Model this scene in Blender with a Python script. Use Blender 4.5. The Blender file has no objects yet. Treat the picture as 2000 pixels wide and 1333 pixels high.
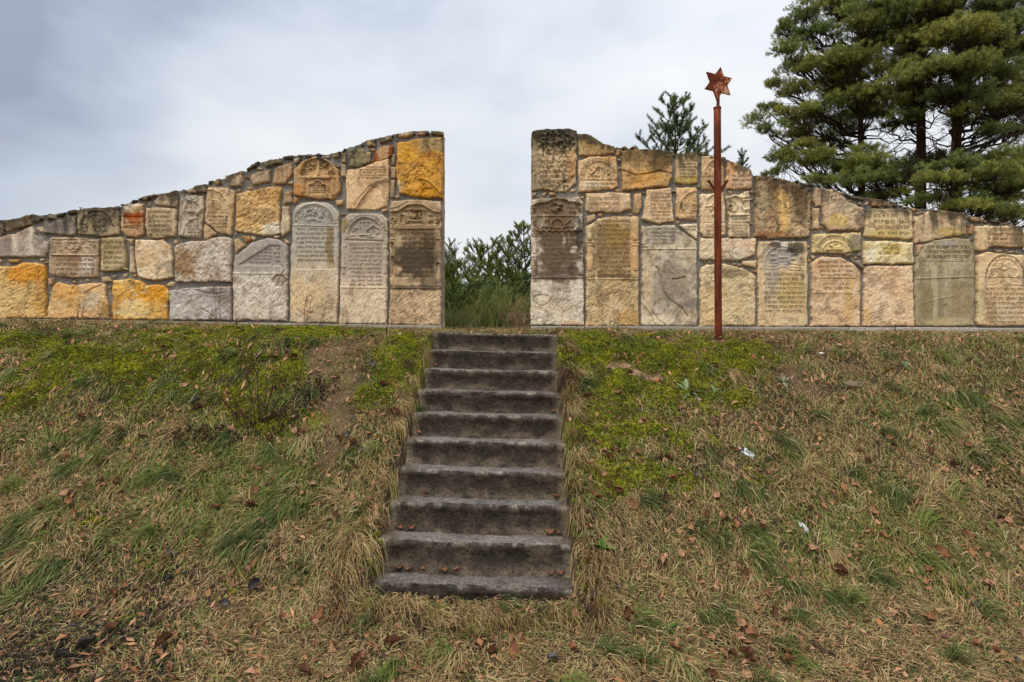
import bpy, math, random
import numpy as np
from mathutils import Vector, Matrix

# ---------------------------------------------------------------- camera, sky, sun, exposure
SC = bpy.context.scene
COL = SC.collection
F = 1180.0            # focal length in photo pixels (photo 2000 x 1333)
EYE = 0.06            # eye level above the top landing (metres)
D = 7.3               # distance of the wall's face
K = D / F             # metres per photo pixel on the wall's face
cam = bpy.data.cameras.new("camera")
camo = bpy.data.objects.new("camera", cam)
COL.objects.link(camo)
camo.location = (0, 0, EYE)
camo.rotation_euler = (math.radians(90), 0, 0)
cam.sensor_width = 36
cam.lens = 36 * F / 2000
cam.shift_y = -26.5 / 2000
cam.clip_start = 0.05
cam.clip_end = 3000
SC.camera = camo

SUN_EL, SUN_AZ = math.radians(58), math.radians(212)     # high, behind the camera, a little left
SUN_DIR = (math.cos(SUN_EL) * math.sin(SUN_AZ), math.cos(SUN_EL) * math.cos(SUN_AZ), math.sin(SUN_EL))
sl = bpy.data.lights.new("sun", 'SUN')
sl.energy = 1.5
sl.angle = math.radians(14)
sl.color = (1.0, 0.95, 0.88)
so = bpy.data.objects.new("sun", sl)
COL.objects.link(so)
so.rotation_euler = (math.pi / 2 - SUN_EL, 0, math.pi - SUN_AZ)
SKY_CLOUD = 0.535
SC.view_settings.view_transform = 'Standard'
SC.view_settings.look = 'None'
SC.view_settings.gamma = 1.0
SC.view_settings.use_curve_mapping = False
SC.view_settings.exposure = 0.38


def build_world():
    w = bpy.data.worlds.new("World")
    SC.world = w
    w.use_nodes = True
    nt = w.node_tree
    nt.nodes.clear()
    N = nt.nodes.new
    L = nt.links.new
    out = N('ShaderNodeOutputWorld')
    bg = N('ShaderNodeBackground')
    bg.inputs['Strength'].default_value = 0.1
    sky = N('ShaderNodeTexSky')
    sky.sky_type = 'NISHITA'
    sky.sun_disc = False
    sky.sun_elevation = SUN_EL
    sky.sun_rotation = SUN_AZ
    tc = N('ShaderNodeTexCoord')

    def math_(op, a, b=None, c=None):
        n = N('ShaderNodeMath')
        n.operation = op
        for i, v in enumerate((a, b, c)):
            if v is None:
                continue
            if isinstance(v, (int, float)):
                n.inputs[i].default_value = v
            else:
                L(v, n.inputs[i])
        return n.outputs[0]

    def vmath(op, a, b):
        n = N('ShaderNodeVectorMath')
        n.operation = op
        L(a, n.inputs[0])
        n.inputs[1].default_value = b
        return n
    d = tc.outputs['Generated']
    sep = N('ShaderNodeSeparateXYZ')
    L(d, sep.inputs[0])
    # slanting cloud bands: stretched noise on the direction vector
    rot = N('ShaderNodeMapping')
    rot.inputs['Rotation'].default_value = (0, math.radians(38), 0)
    rot.inputs['Scale'].default_value = (1.1, 1.0, 2.1)
    rot.inputs['Location'].default_value = (0.35, 0.1, 0.2)
    L(d, rot.inputs[0])
    n1 = N('ShaderNodeTexNoise')
    n1.inputs['Scale'].default_value = 2.0
    n1.inputs['Detail'].default_value = 4
    n1.inputs['Roughness'].default_value = 0.42
    n1.inputs['Distortion'].default_value = 0.25
    L(rot.outputs[0], n1.inputs['Vector'])
    n2 = N('ShaderNodeTexNoise')
    n2.inputs['Scale'].default_value = 5.0
    n2.inputs['Detail'].default_value = 5
    n2.inputs['Roughness'].default_value = 0.5
    L(rot.outputs[0], n2.inputs['Vector'])
    nz = math_('ADD', math_('MULTIPLY', n1.outputs['Fac'], 0.78), math_('MULTIPLY', n2.outputs['Fac'], 0.22))
    # thicker, bluer cloud towards the upper left (a broad direction, not a picture corner)
    lob = vmath('DOT_PRODUCT', d, (-0.55, 0.55, 0.63)).outputs['Value']
    dark = math_('MULTIPLY', math_('MAXIMUM', math_('SUBTRACT', lob, 0.77), 0.0), 1.05)
    lob2 = vmath('DOT_PRODUCT', d, (-0.36, 0.87, 0.34)).outputs['Value']
    brt = math_('MULTIPLY', math_('MAXIMUM', math_('SUBTRACT', lob2, 0.93), 0.0), 1.6)
    nzk = math_('MULTIPLY', math_('MINIMUM', math_('MULTIPLY_ADD', math_('MAXIMUM', sep.outputs['Z'], 0.0), 3.2, 0.12), 1.0), 0.72)
    lob3 = vmath('DOT_PRODUCT', d, (-0.74, 0.64, 0.22)).outputs['Value']
    dark = math_('ADD', dark, math_('MULTIPLY', math_('MAXIMUM', math_('SUBTRACT', lob3, 0.80), 0.0), 0.55))
    dark = math_('ADD', dark, math_('MULTIPLY', math_('MAXIMUM', math_('SUBTRACT', sep.outputs['Z'], 0.15), 0.0), 0.16))
    f = math_('ADD', math_('SUBTRACT', math_('MULTIPLY_ADD', math_('SUBTRACT', nz, 0.5), nzk, 0.575), dark), math_('MULTIPLY_ADD', math_('MAXIMUM', math_('MULTIPLY_ADD', sep.outputs['Z'], -3.4, 1.0), 0.0), 0.07, brt))
    ramp = N('ShaderNodeValToRGB')
    cr = ramp.color_ramp
    cr.elements[0].position = 0.32
    cr.elements[0].color = (0.45, 0.50, 0.64, 1)
    cr.elements[1].position = 0.62
    cr.elements[1].color = (1.22, 1.23, 1.25, 1)
    e = cr.elements.new(0.42)
    e.color = (0.76, 0.83, 0.96, 1)
    e = cr.elements.new(0.52)
    e.color = (1.04, 1.085, 1.155, 1)
    L(f, ramp.inputs['Fac'])
    # overcast luminance: brighter overhead and round the hidden sun
    zen = math_('MAXIMUM', sep.outputs['Z'], 0.0)
    zen2 = math_('POWER', zen, 1.5)
    sd = math_('MAXIMUM', vmath('DOT_PRODUCT', d, SUN_DIR).outputs['Value'], 0.0)
    sd2 = math_('POWER', sd, 2.0)
    lum = math_('ADD', 1.0, math_('ADD', math_('MULTIPLY', zen2, 0.9), math_('MULTIPLY', sd2, 0.8)))
    lum = math_('MULTIPLY', lum, SKY_CLOUD * 10)
    mul = N('ShaderNodeVectorMath')
    mul.operation = 'SCALE'
    L(ramp.outputs['Color'], mul.inputs[0])
    L(lum, mul.inputs['Scale'])
    mix = N('ShaderNodeMixRGB')
    mix.inputs['Fac'].default_value = 0.93
    L(sky.outputs['Color'], mix.inputs['Color1'])
    L(mul.outputs[0], mix.inputs['Color2'])
    L(mix.outputs[0], bg.inputs['Color'])
    L(bg.outputs[0], out.inputs[0])


build_world()

# ---------------------------------------------------------------- helpers
WL = {}
RNG = np.random.default_rng(7)
random.seed(7)


def hsh(ix, iy, seed):
    h = (ix.astype(np.int64) * 374761393 + iy.astype(np.int64) * 668265263 + seed * 1442695041) & 0xffffffff
    h = ((h ^ (h >> 13)) * 1274126177) & 0xffffffff
    h = ((h ^ (h >> 16)) * 2246822519) & 0xffffffff
    h = h ^ (h >> 15)
    return (h & 0xffff) / 32767.5 - 1.0


def noise(x, y, seed=0):
    x = np.asarray(x, float)
    y = np.asarray(y, float)
    xi = np.floor(x)
    yi = np.floor(y)
    fx = x - xi
    fy = y - yi
    ux = fx * fx * (3 - 2 * fx)
    uy = fy * fy * (3 - 2 * fy)
    a = hsh(xi, yi, seed)
    b = hsh(xi + 1, yi, seed)
    c = hsh(xi, yi + 1, seed)
    e = hsh(xi + 1, yi + 1, seed)
    return (a * (1 - ux) + b * ux) * (1 - uy) + (c * (1 - ux) + e * ux) * uy


def fbm(x, y, o=4, seed=0, g=0.5):
    s = 0
    a = 1.0
    t = 0
    for i in range(o):
        s = s + a * noise(x, y, seed + i * 17)
        t += a
        x = x * 2.03 + 11.3
        y = y * 2.03 - 7.1
        a *= g
    return s / t


def sm(x, a, b):
    t = np.clip((x - a) / (b - a), 0, 1)
    return t * t * (3 - 2 * t)


def lin(c, k=1.0):
    return np.array([((v / 255) / 12.92 if v <= 10 else (((v / 255) + 0.055) / 1.055) ** 2.4) * k for v in c])


def mesh_obj(name, V, faces, mat, cols=None, parent=None, smooth=True):
    """faces: list of int arrays, (n,3) or (n,4); one mesh object."""
    me = bpy.data.meshes.new(name)
    V = np.ascontiguousarray(V, dtype=np.float32)
    faces = [np.asarray(f, dtype=np.int32) for f in faces if len(f)]
    nl = sum(f.size for f in faces)
    nf = sum(len(f) for f in faces)
    me.vertices.add(len(V))
    me.vertices.foreach_set('co', V.ravel())
    me.loops.add(nl)
    me.loops.foreach_set('vertex_index', np.concatenate([f.ravel() for f in faces]))
    me.polygons.add(nf)
    st = []
    s = 0
    for f in faces:
        st.append(s + np.arange(len(f)) * f.shape[1])
        s += f.size
    me.polygons.foreach_set('loop_start', np.concatenate(st).astype(np.int32))
    me.update(calc_edges=True)
    me.polygons.foreach_set('use_smooth', np.full(nf, smooth))
    if cols is not None:
        a = me.color_attributes.new('Col', 'FLOAT_COLOR', 'POINT')
        c = np.ones((len(V), 4), np.float32)
        c[:, :3] = cols
        a.data.foreach_set('color', c.ravel())
    me.materials.append(mat)
    o = bpy.data.objects.new(name, me)
    COL.objects.link(o)
    if parent is not None:
        o.parent = parent
        o.location = -WL.get(parent, Vector((0, 0, 0)))     # vertices are in world coordinates
    return o


def empty(name, loc, label=None, cat=None, group=None):
    o = bpy.data.objects.new(name, None)
    o.empty_display_size = 0.2
    COL.objects.link(o)
    o.location = loc
    WL[o] = Vector(loc)
    tag(o, label, cat, group)
    return o


def tag(o, label=None, cat=None, group=None, kind=None):
    for k, v in (('label', label), ('category', cat), ('group', group), ('kind', kind)):
        if v:
            o[k] = v
    return o


class MB:
    def __init__(s):
        s.v = []
        s.f3 = []
        s.f4 = []
        s.c = []
        s.n = 0

    def add(s, V, f4=None, f3=None, col=(1, 1, 1)):
        V = np.asarray(V, float)
        s.v.append(V)
        c = np.empty((len(V), 3))
        c[:] = col
        s.c.append(c)
        if f4 is not None and len(f4):
            s.f4.append(np.asarray(f4) + s.n)
        if f3 is not None and len(f3):
            s.f3.append(np.asarray(f3) + s.n)
        s.n += len(V)

    def tube(s, pts, rad, sides=6, col=(1, 1, 1), cap=True):
        pts = np.asarray(pts, float)
        n = len(pts)
        rad = np.broadcast_to(np.asarray(rad, float), (n,))
        t = np.gradient(pts, axis=0)
        t /= np.linalg.norm(t, axis=1)[:, None] + 1e-9
        ref = np.array([0.0, 1, 0]) if abs(t[0][1]) < 0.9 else np.array([1.0, 0, 0])
        u = np.cross(t, ref)
        u /= np.linalg.norm(u, axis=1)[:, None] + 1e-9
        w = np.cross(t, u)
        a = np.arange(sides) * 2 * math.pi / sides
        V = pts[:, None] + rad[:, None, None] * (np.cos(a)[None, :, None] * u[:, None] + np.sin(a)[None, :, None] * w[:, None])
        V = V.reshape(-1, 3)
        i = np.arange(n - 1)[:, None] * sides
        j = np.arange(sides)[None]
        j2 = (j + 1) % sides
        q = np.stack([i + j, i + j2, i + sides + j2, i + sides + j], -1).reshape(-1, 4)
        f3 = None
        if cap:
            V = np.concatenate([V, pts[:1], pts[-1:]])
            b = (n - 1) * sides
            f3 = [[(k + 1) % sides, k, n * sides] for k in range(sides)] + [[b + k, b + (k + 1) % sides, n * sides + 1] for k in range(sides)]
        s.add(V, q, f3, col)

    def build(s, name, mat, parent=None, smooth=True):
        fs = []
        if s.f4:
            fs.append(np.concatenate(s.f4))
        if s.f3:
            fs.append(np.concatenate(s.f3))
        return mesh_obj(name, np.concatenate(s.v), fs, mat, np.concatenate(s.c), parent, smooth)


# ---------------------------------------------------------------- materials
def new_mat(name):
    m = bpy.data.materials.new(name)
    m.use_nodes = True
    return m, m.node_tree, m.node_tree.nodes['Principled BSDF']


def col_mat(name, rough=0.9, vary=0.25, scale=60, bump=0.0, bscale=120, bdist=0.01, trans=0.0, spec=0.25, metallic=0.0):
    """colour from the vertex attribute 'Col', broken up by object-space noise, with fine bump"""
    m, nt, b = new_mat(name)
    N = nt.nodes.new
    L = nt.links.new
    at = N('ShaderNodeAttribute')
    at.attribute_name = 'Col'
    tc = N('ShaderNodeTexCoord')
    n = N('ShaderNodeTexNoise')
    n.inputs['Scale'].default_value = scale
    n.inputs['Detail'].default_value = 5
    n.inputs['Roughness'].default_value = 0.65
    L(tc.outputs['Object'], n.inputs['Vector'])
    mr = N('ShaderNodeMapRange')
    mr.inputs['From Min'].default_value = 0.25
    mr.inputs['From Max'].default_value = 0.75
    mr.inputs['To Min'].default_value = 1 - vary
    mr.inputs['To Max'].default_value = 1 + vary
    L(n.outputs['Fac'], mr.inputs['Value'])
    sc = N('ShaderNodeVectorMath')
    sc.operation = 'SCALE'
    L(at.outputs['Color'], sc.inputs[0])
    L(mr.outputs[0], sc.inputs['Scale'])
    L(sc.outputs[0], b.inputs['Base Color'])
    b.inputs['Roughness'].default_value = rough
    b.inputs['Specular IOR Level'].default_value = spec
    b.inputs['Metallic'].default_value = metallic
    if bump:
        n2 = N('ShaderNodeTexNoise')
        n2.inputs['Scale'].default_value = bscale
        n2.inputs['Detail'].default_value = 6
        n2.inputs['Roughness'].default_value = 0.7
        L(tc.outputs['Object'], n2.inputs['Vector'])
        bp = N('ShaderNodeBump')
        bp.inputs['Strength'].default_value = bump
        bp.inputs['Distance'].default_value = bdist
        L(n2.outputs['Fac'], bp.inputs['Height'])
        L(bp.outputs[0], b.inputs['Normal'])
    if trans:
        out = nt.nodes['Material Output']
        tr = N('ShaderNodeBsdfTranslucent')
        L(sc.outputs[0], tr.inputs['Color'])
        mx = N('ShaderNodeMixShader')
        mx.inputs['Fac'].default_value = trans
        L(b.outputs[0], mx.inputs[1])
        L(tr.outputs[0], mx.inputs[2])
        L(mx.outputs[0], out.inputs['Surface'])
    return m


M_STONE = col_mat('sandstone', 0.92, 0.36, 70, 1.0, 110, 0.014, spec=0.15)
M_MORTAR = col_mat('mortar', 0.95, 0.3, 50, 0.9, 60, 0.02, spec=0.15)
M_CONC = col_mat('old_concrete', 0.93, 0.75, 75, 1.0, 100, 0.014, spec=0.15)
M_SOIL = col_mat('soil', 0.97, 0.45, 40, 1.0, 45, 0.03, spec=0.1)
M_GRASS = col_mat('grass_blades', 0.75, 0.2, 8, trans=0.18, spec=0.2)
M_MOSS = col_mat('moss_fronds', 0.85, 0.3, 30, trans=0.15, spec=0.1)
M_LEAF = col_mat('dead_leaf', 0.75, 0.35, 60, 0.4, 90, 0.004, spec=0.2)
M_BARK = col_mat('bark', 0.95, 0.4, 25, 1.0, 30, 0.03, spec=0.1)
M_NEEDLE = col_mat('pine_needles', 0.65, 0.3, 2.5, trans=0.12, spec=0.25)
M_TWIG = col_mat('dry_stems', 0.95, 0.3, 30, spec=0.1)
M_METAL = col_mat('dark_rusty_steel', 0.8, 0.4, 80, 0.4, 120, 0.003, metallic=0.3)
M_SCRAP = col_mat('pale_scrap', 0.6, 0.15, 40, 0.3, 60, 0.004)


def rust_mat(name, flake):
    m, nt, b = new_mat(name)
    N = nt.nodes.new
    L = nt.links.new
    tc = N('ShaderNodeTexCoord')
    mp = N('ShaderNodeMapping')
    mp.inputs['Scale'].default_value = (1, 1, 0.14) if not flake else (1, 1, 1)
    L(tc.outputs['Object'], mp.inputs[0])
    n = N('ShaderNodeTexNoise')
    n.inputs['Scale'].default_value = 28
    n.inputs['Detail'].default_value = 8
    n.inputs['Roughness'].default_value = 0.7
    L(mp.outputs[0], n.inputs['Vector'])
    r = N('ShaderNodeValToRGB')
    cr = r.color_ramp
    cr.elements[0].position = 0.33
    cr.elements[0].color = (0.035, 0.009, 0.005, 1)
    cr.elements[1].position = 0.7
    cr.elements[1].color = (0.235, 0.052, 0.013, 1)
    e = cr.elements.new(0.5)
    e.color = (0.115, 0.023, 0.007, 1)
    L(n.outputs['Fac'], r.inputs['Fac'])
    colr = r.outputs['Color']
    if flake:
        v = N('ShaderNodeTexNoise')
        v.inputs['Scale'].default_value = 46
        v.inputs['Detail'].default_value = 5
        v.inputs['Roughness'].default_value = 0.7
        L(tc.outputs['Object'], v.inputs['Vector'])
        g = N('ShaderNodeTexNoise')
        g.inputs['Scale'].default_value = 5.5
        g.inputs['Detail'].default_value = 2
        L(tc.outputs['Object'], g.inputs['Vector'])
        sx = N('ShaderNodeSeparateXYZ')
        L(tc.outputs['Object'], sx.inputs[0])
        ad = N('ShaderNodeMath')
        ad.operation = 'MULTIPLY_ADD'
        L(sx.outputs['X'], ad.inputs[0])
        ad.inputs[1].default_value = 1.3
        L(g.outputs['Fac'], ad.inputs[2])
        ad2 = N('ShaderNodeMath')
        ad2.operation = 'ADD'
        L(ad.outputs[0], ad2.inputs[0])
        L(v.outputs['Fac'], ad2.inputs[1])
        r2 = N('ShaderNodeValToRGB')
        r2.color_ramp.elements[0].position = 0.495
        r2.color_ramp.elements[0].color = (0, 0, 0, 1)
        r2.color_ramp.elements[1].position = 0.555
        r2.color_ramp.elements[1].color = (1, 1, 1, 1)
        hf = N('ShaderNodeMath')
        hf.operation = 'MULTIPLY'
        L(ad2.outputs[0], hf.inputs[0])
        hf.inputs[1].default_value = 0.5
        L(hf.outputs[0], r2.inputs['Fac'])
        r3 = N('ShaderNodeValToRGB')
        r3.color_ramp.elements[0].color = (0.32, 0.075, 0.018, 1)
        r3.color_ramp.elements[1].color = (0.75, 0.62, 0.42, 1)
        r3.color_ramp.elements[0].position = 0.54
        r3.color_ramp.elements[1].position = 0.68
        L(hf.outputs[0], r3.inputs['Fac'])
        mx = N('ShaderNodeMixRGB')
        L(r2.outputs['Color'], mx.inputs['Fac'])
        L(colr, mx.inputs['Color1'])
        L(r3.outputs['Color'], mx.inputs['Color2'])
        colr = mx.outputs[0]
    L(colr, b.inputs['Base Color'])
    b.inputs['Roughness'].default_value = 0.85
    b.inputs['Specular IOR Level'].default_value = 0.2
    bp = N('ShaderNodeBump')
    bp.inputs['Strength'].default_value = 0.5
    bp.inputs['Distance'].default_value = 0.004
    L(n.outputs['Fac'], bp.inputs['Height'])
    L(bp.outputs[0], b.inputs['Normal'])
    return m


M_RUST = rust_mat('rusty_steel', False)
M_STAR = rust_mat('rusty_flaking_paint', True)

# ---------------------------------------------------------------- ground
_pd = np.array([-400, -2, 2.0, 3.0, 3.45, 3.75, 4.1, 6.0, 6.3, 6.55, 6.9, 7.3, 9, 12, 40, 400.])
_pz = np.array([-1.80, -1.78, -1.76, -1.73, -1.69, -1.60, -1.37, -0.175, -0.075, -0.03, 0.0, 0.015, 0.03, 0.05, 0.1, 0.2])
_fy = np.arange(-10, 45, 0.02)
_fz = np.interp(_fy, _pd, _pz)
_ker = np.hanning(19)
_ker /= _ker.sum()
_fz = np.convolve(np.pad(_fz, 9, mode='edge'), _ker, mode='valid')
# stairs: centre line, turned and tilted a little
ST_YAW = math.radians(-1.55)
ST_C = (-0.183, 6.26)      # centre of the top nosing
ST_W = 1.30
TREAD, RISE = 0.28, 0.172


def st_local(x, y):
    dx, dy = x - ST_C[0], y - ST_C[1]
    c, s = math.cos(-ST_YAW), math.sin(-ST_YAW)
    return dx * c - dy * s, dx * s + dy * c


def ground_raw(x, y):
    yy = y + 0.10 * fbm(x / 1.3, y * 0 + 3.3, 2, 5)
    z = np.where(np.abs(y) < 44, np.interp(np.clip(yy, -9.9, 44), _fy, _fz), np.interp(yy, _pd, _pz))
    near = sm(y, 3.0, 4.5)
    left = sm(-x, 0.2, 5.5) * sm(y, 4.0, 6.8)
    z = z + 0.11 * left - 0.02 * sm(x, 1.0, 4.0) * sm(y, 5.0, 6.8)
    z = z + (0.045 * fbm(x / 0.9, y / 0.9, 3, 21) + 0.018 * fbm(x / 0.22, y / 0.22, 3, 33)) * (1 - 0.6 * sm(y, 6.2, 7.0))
    u, v = st_local(x, y)
    # bank slightly proud on both sides of the stairs; hollow under them
    side = np.exp(-((np.abs(u) - 0.80) / 0.16) ** 2) * sm(v, -2.6, -2.2) * sm(-v, -0.1, 0.4)
    z = z + 0.035 * side + 0.10 * np.exp(-((u + .79) / .12) ** 2 - ((v + 2.36) / .16) ** 2) + 0.05 * np.exp(-((u - .74) / .12) ** 2 - ((v + 2.4) / .18) ** 2)
    uu = np.where(v < -2.22, u - .02, u)
    under = sm(-np.abs(uu), -(ST_W / 2 - 0.005 - .02 * (v < -2.22)), -(ST_W / 2 - 0.07 - .02 * (v < -2.22))) * sm(v, -2.56, -2.50) * sm(-v, -0.36, -0.30)
    z = z - 0.42 * under
    return z


HX0, HX1, HY0, HY1, HS = -13.0, 13.0, 1.0, 15.0, 0.025
_hx = np.arange(HX0, HX1 + HS, HS)
_hy = np.arange(HY0, HY1 + HS, HS)
_GX, _GY = np.meshgrid(_hx, _hy)
HM = ground_raw(_GX, _GY)


def gz(x, y):
    x = np.asarray(x, float)
    y = np.asarray(y, float)
    fx = np.clip((x - HX0) / HS, 0, len(_hx) - 1.001)
    fy = np.clip((y - HY0) / HS, 0, len(_hy) - 1.001)
    ix = fx.astype(int)
    iy = fy.astype(int)
    fx = fx - ix
    fy = fy - iy
    return (HM[iy, ix] * (1 - fx) + HM[iy, ix + 1] * fx) * (1 - fy) + (HM[iy + 1, ix] * (1 - fx) + HM[iy + 1, ix + 1] * fx) * fy


def to_px(x, y, z):
    return 1000 + F * x / y, 640 - F * (z - EYE) / y


def ground_at(px, py):
    """where the ground lies along the sight line of a photo pixel"""
    ys = np.arange(2.2, 14, 0.01)
    xs = (px - 1000) / F * ys
    zs = EYE + (640 - py) / F * ys
    g = gz(xs, ys)
    i = np.argmax(zs <= g) if (zs <= g).any() else len(ys) - 1
    return xs[i], ys[i], g[i]


def gnormal(x, y):
    e = 0.06
    nx = -(gz(x + e, y) - gz(x - e, y)) / (2 * e)
    ny = -(gz(x, y + e) - gz(x, y - e)) / (2 * e)
    n = np.array([nx, ny, 1.0])
    return n / np.linalg.norm(n)


def blob(px, py, lst):
    m = np.zeros_like(px)
    for (cx, cy, rx, ry, s) in lst:
        m = np.maximum(m, s * np.exp(-(((px - cx) / rx) ** 2 + ((py - cy) / ry) ** 2)))
    return m


def w_ell(lst):
    """ellipses given as seen on the bank -> world ellipses on the ground"""
    out = []
    for (cx, cy, rx, ry, s) in lst:
        x, y, z = ground_at(cx, cy)
        x2, y2, _ = ground_at(cx + rx, cy)
        xa, ya, _ = ground_at(cx, cy - ry * 0.7)
        xb, yb, _ = ground_at(cx, cy + ry * 0.7)
        out.append((x, y, min(max(abs(x2 - x), 0.1), 1.6), min(max(abs(ya - yb) / 1.4, 0.12), .55), s))
    return out


PATH = w_ell([(1403, 669, 16, 6, .9), (650, 690, 45, 45, 1), (665, 760, 32, 60, 1), (655, 850, 30, 60, 1), (640, 930, 30, 55, .8), (640, 1000, 40, 45, .5),
              (1570, 745, 50, 55, .8), (1600, 700, 14, 40, .7), (790, 790, 20, 30, .7)])
SAND = w_ell([(1180, 722, 28, 16, 1), (1240, 718, 40, 12, 1), (1290, 735, 36, 16, .9), (1185, 790, 26, 14, .9), (1195, 815, 30, 16, .9)])
MOSS = w_ell([(c_[0], c_[1], c_[2] * 1.3, c_[3] * 1.25, min(1, c_[4] * 1.08)) for c_ in [(40, 665, 70, 16, .9), (150, 700, 90, 30, .8), (250, 720, 60, 30, .95), (20, 790, 55, 26, .9), (120, 740, 80, 26, .7), (330, 665, 100, 18, .7),
              (460, 655, 100, 14, .8), (640, 655, 120, 12, .8), (470, 790, 60, 36, .9), (560, 740, 60, 40, .75), (400, 710, 70, 30, .75),
              (800, 680, 60, 30, 1), (780, 730, 60, 30, .95), (730, 770, 40, 30, .7), (620, 820, 50, 25, .6),
              (900, 642, 40, 8, .5), (1020, 642, 40, 8, .5),
              (1130, 670, 60, 24, .95), (1150, 700, 40, 24, .8), (1250, 680, 80, 22, .85), (1330, 690, 70, 26, 1), (1400, 685, 80, 26, 1), (1400, 720, 80, 20, .9), (1260, 850, 90, 40, .7), (1330, 770, 110, 30, .7), (1200, 800, 60, 40, .7), (1290, 960, 70, 30, .6), (300, 770, 90, 30, .55), (520, 830, 80, 30, .5),
              (1200, 750, 40, 30, 1), (1300, 780, 60, 20, .6), (1150, 845, 36, 26, .95), (1190, 870, 50, 20, .7), (1230, 935, 80, 34, .9), (1310, 940, 50, 20, .6),
              (1430, 790, 40, 16, .7), (1540, 700, 60, 20, .5), (1460, 850, 40, 14, .4)]])
GREEN = w_ell([(250, 720, 260, 60, .6), (560, 700, 120, 50, .6), (1300, 720, 200, 70, .5), (760, 720, 80, 70, .7), (80, 680, 160, 40, .6), (500, 930, 220, 90, .8), (200, 860, 200, 60, .5), (440, 1010, 160, 60, .6), (720, 900, 70, 60, .5), (1350, 940, 120, 40, .6), (1700, 1000, 260, 90, .55),
               (1800, 820, 200, 80, .5), (1480, 880, 120, 50, .5), (100, 1050, 160, 80, .4), (1600, 1080, 200, 80, .5), (420, 760, 200, 60, .6), (1250, 800, 140, 60, .5), (1900, 680, 140, 30, .5)])


def build_ground():
    def axis(lo, hi, s, far):
        mid = np.arange(lo, hi + s / 2, s)
        g = [0.06]
        while sum(g) < far:
            g.append(g[-1] * 1.28)
        c = np.cumsum(g)
        return np.concatenate([(lo - c)[::-1], mid, hi + c])
    ax = axis(-8.0, 8.0, 0.035, 500)
    ay = axis(2.2, 8.5, 0.03, 500)
    X, Y = np.meshgrid(ax, ay)
    Z = ground_raw(X, Y)
    ny, nx = X.shape
    i = (np.arange(ny - 1)[:, None] * nx + np.arange(nx - 1)[None]).ravel()
    q = np.stack([i, i + 1, i + nx + 1, i + nx], 1)
    x, y = X.ravel(), Y.ravel()
    n1 = fbm(x / .35, y / .35, 4, 3)
    n2 = fbm(x / .05, y / .05, 2, 9)
    c = lin((74, 60, 43))[None] * (1 + .35 * n1 + .3 * n2)[:, None]
    g = np.clip(blob(x, y, GREEN) * .6 + .25 * n1, 0, 1)[:, None]
    c = c * (1 - g) + lin((74, 74, 38))[None] * g
    m = np.clip((blob(x, y, MOSS) + .35 * n1 - .3) * 2.5, 0, 1)[:, None]
    c = c * (1 - m) + lin((116, 116, 36))[None] * m
    p = np.clip((blob(x, y, PATH) + .3 * n1 - .25) * 2, 0, 1)[:, None]
    c = c * (1 - p) + (lin((112, 91, 68))[None] * (1 + .25 * n2)[:, None]) * p
    s = np.clip((blob(x, y, SAND) + .3 * n1 - .3) * 3, 0, 1)[:, None]
    c = c * (1 - s) + (lin((156, 126, 96))[None] * (1 + .2 * n2)[:, None]) * s
    far = sm(y, 8, 14)[:, None]
    c = c * (1 - far) + lin((104, 100, 58))[None] * far
    o = mesh_obj('ground', np.stack([x, y, Z.ravel()], 1), [q], M_SOIL, np.clip(c, 0.005, 1))
    tag(o, 'grassy earth bank and level ground under the walls and stairs', 'ground', kind='structure')


build_ground()
# ---------------------------------------------------------------- the two walls of gravestones
def poly_sd(px, py, P):
    P = np.asarray(P, float)
    d = np.full(px.shape, 1e9)
    ins = np.zeros(px.shape, bool)
    for a, b in zip(P, np.roll(P, -1, 0)):
        e = b - a
        wx, wy = px - a[0], py - a[1]
        t = np.clip((wx * e[0] + wy * e[1]) / (e @ e + 1e-9), 0, 1)
        d = np.minimum(d, (wx - e[0] * t) ** 2 + (wy - e[1] * t) ** 2)
        c = (a[1] > py) != (b[1] > py)
        with np.errstate(divide='ignore', invalid='ignore'):
            xi = a[0] + (py - a[1]) * (b[0] - a[0]) / (b[1] - a[1] if b[1] != a[1] else 1e-9)
        ins ^= c & (px < xi)
    return np.where(ins, 1, -1) * np.sqrt(d)


SIL_L = [(-470, 470), (-380, 468), (-300, 462), (-200, 452), (-120, 444), (-60, 437), (0, 428), (10, 429), (50, 421), (64, 419), (98, 417), (130, 413), (155, 408), (190, 405), (238, 400), (262, 389), (300, 378), (346, 371), (384, 363),
         (420, 349), (440, 344), (478, 333), (488, 324), (505, 315), (545, 307), (565, 303), (590, 299), (640, 299), (668, 291), (690, 283), (720, 271), (760, 262), (785, 257), (810, 254), (864, 255)]
SIL_R = [(1039, 256), (1064, 253), (1125, 252), (1129, 259), (1155, 264), (1177, 279), (1200, 285), (1230, 286), (1260, 292), (1300, 297), (1365, 296), (1413, 305), (1433, 314),
         (1467, 331), (1473, 341), (1537, 351), (1572, 355), (1600, 365), (1628, 368), (1660, 379), (1700, 386), (1730, 391), (1762, 402), (1800, 406), (1822, 407), (1883, 415),
         (1918, 425), (1960, 434), (1992, 440), (1998, 457), (2000, 484), (2016, 490), (2060, 505)]


def sil(px):
    return np.where(px < 950, np.interp(px, [p[0] for p in SIL_L], [p[1] for p in SIL_L]), np.interp(px, [p[0] for p in SIL_R], [p[1] for p in SIL_R]))


# Hebrew letters as raised glyph meshes, coloured dark to pass for shaded cut grooves
GLY = {}


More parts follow.
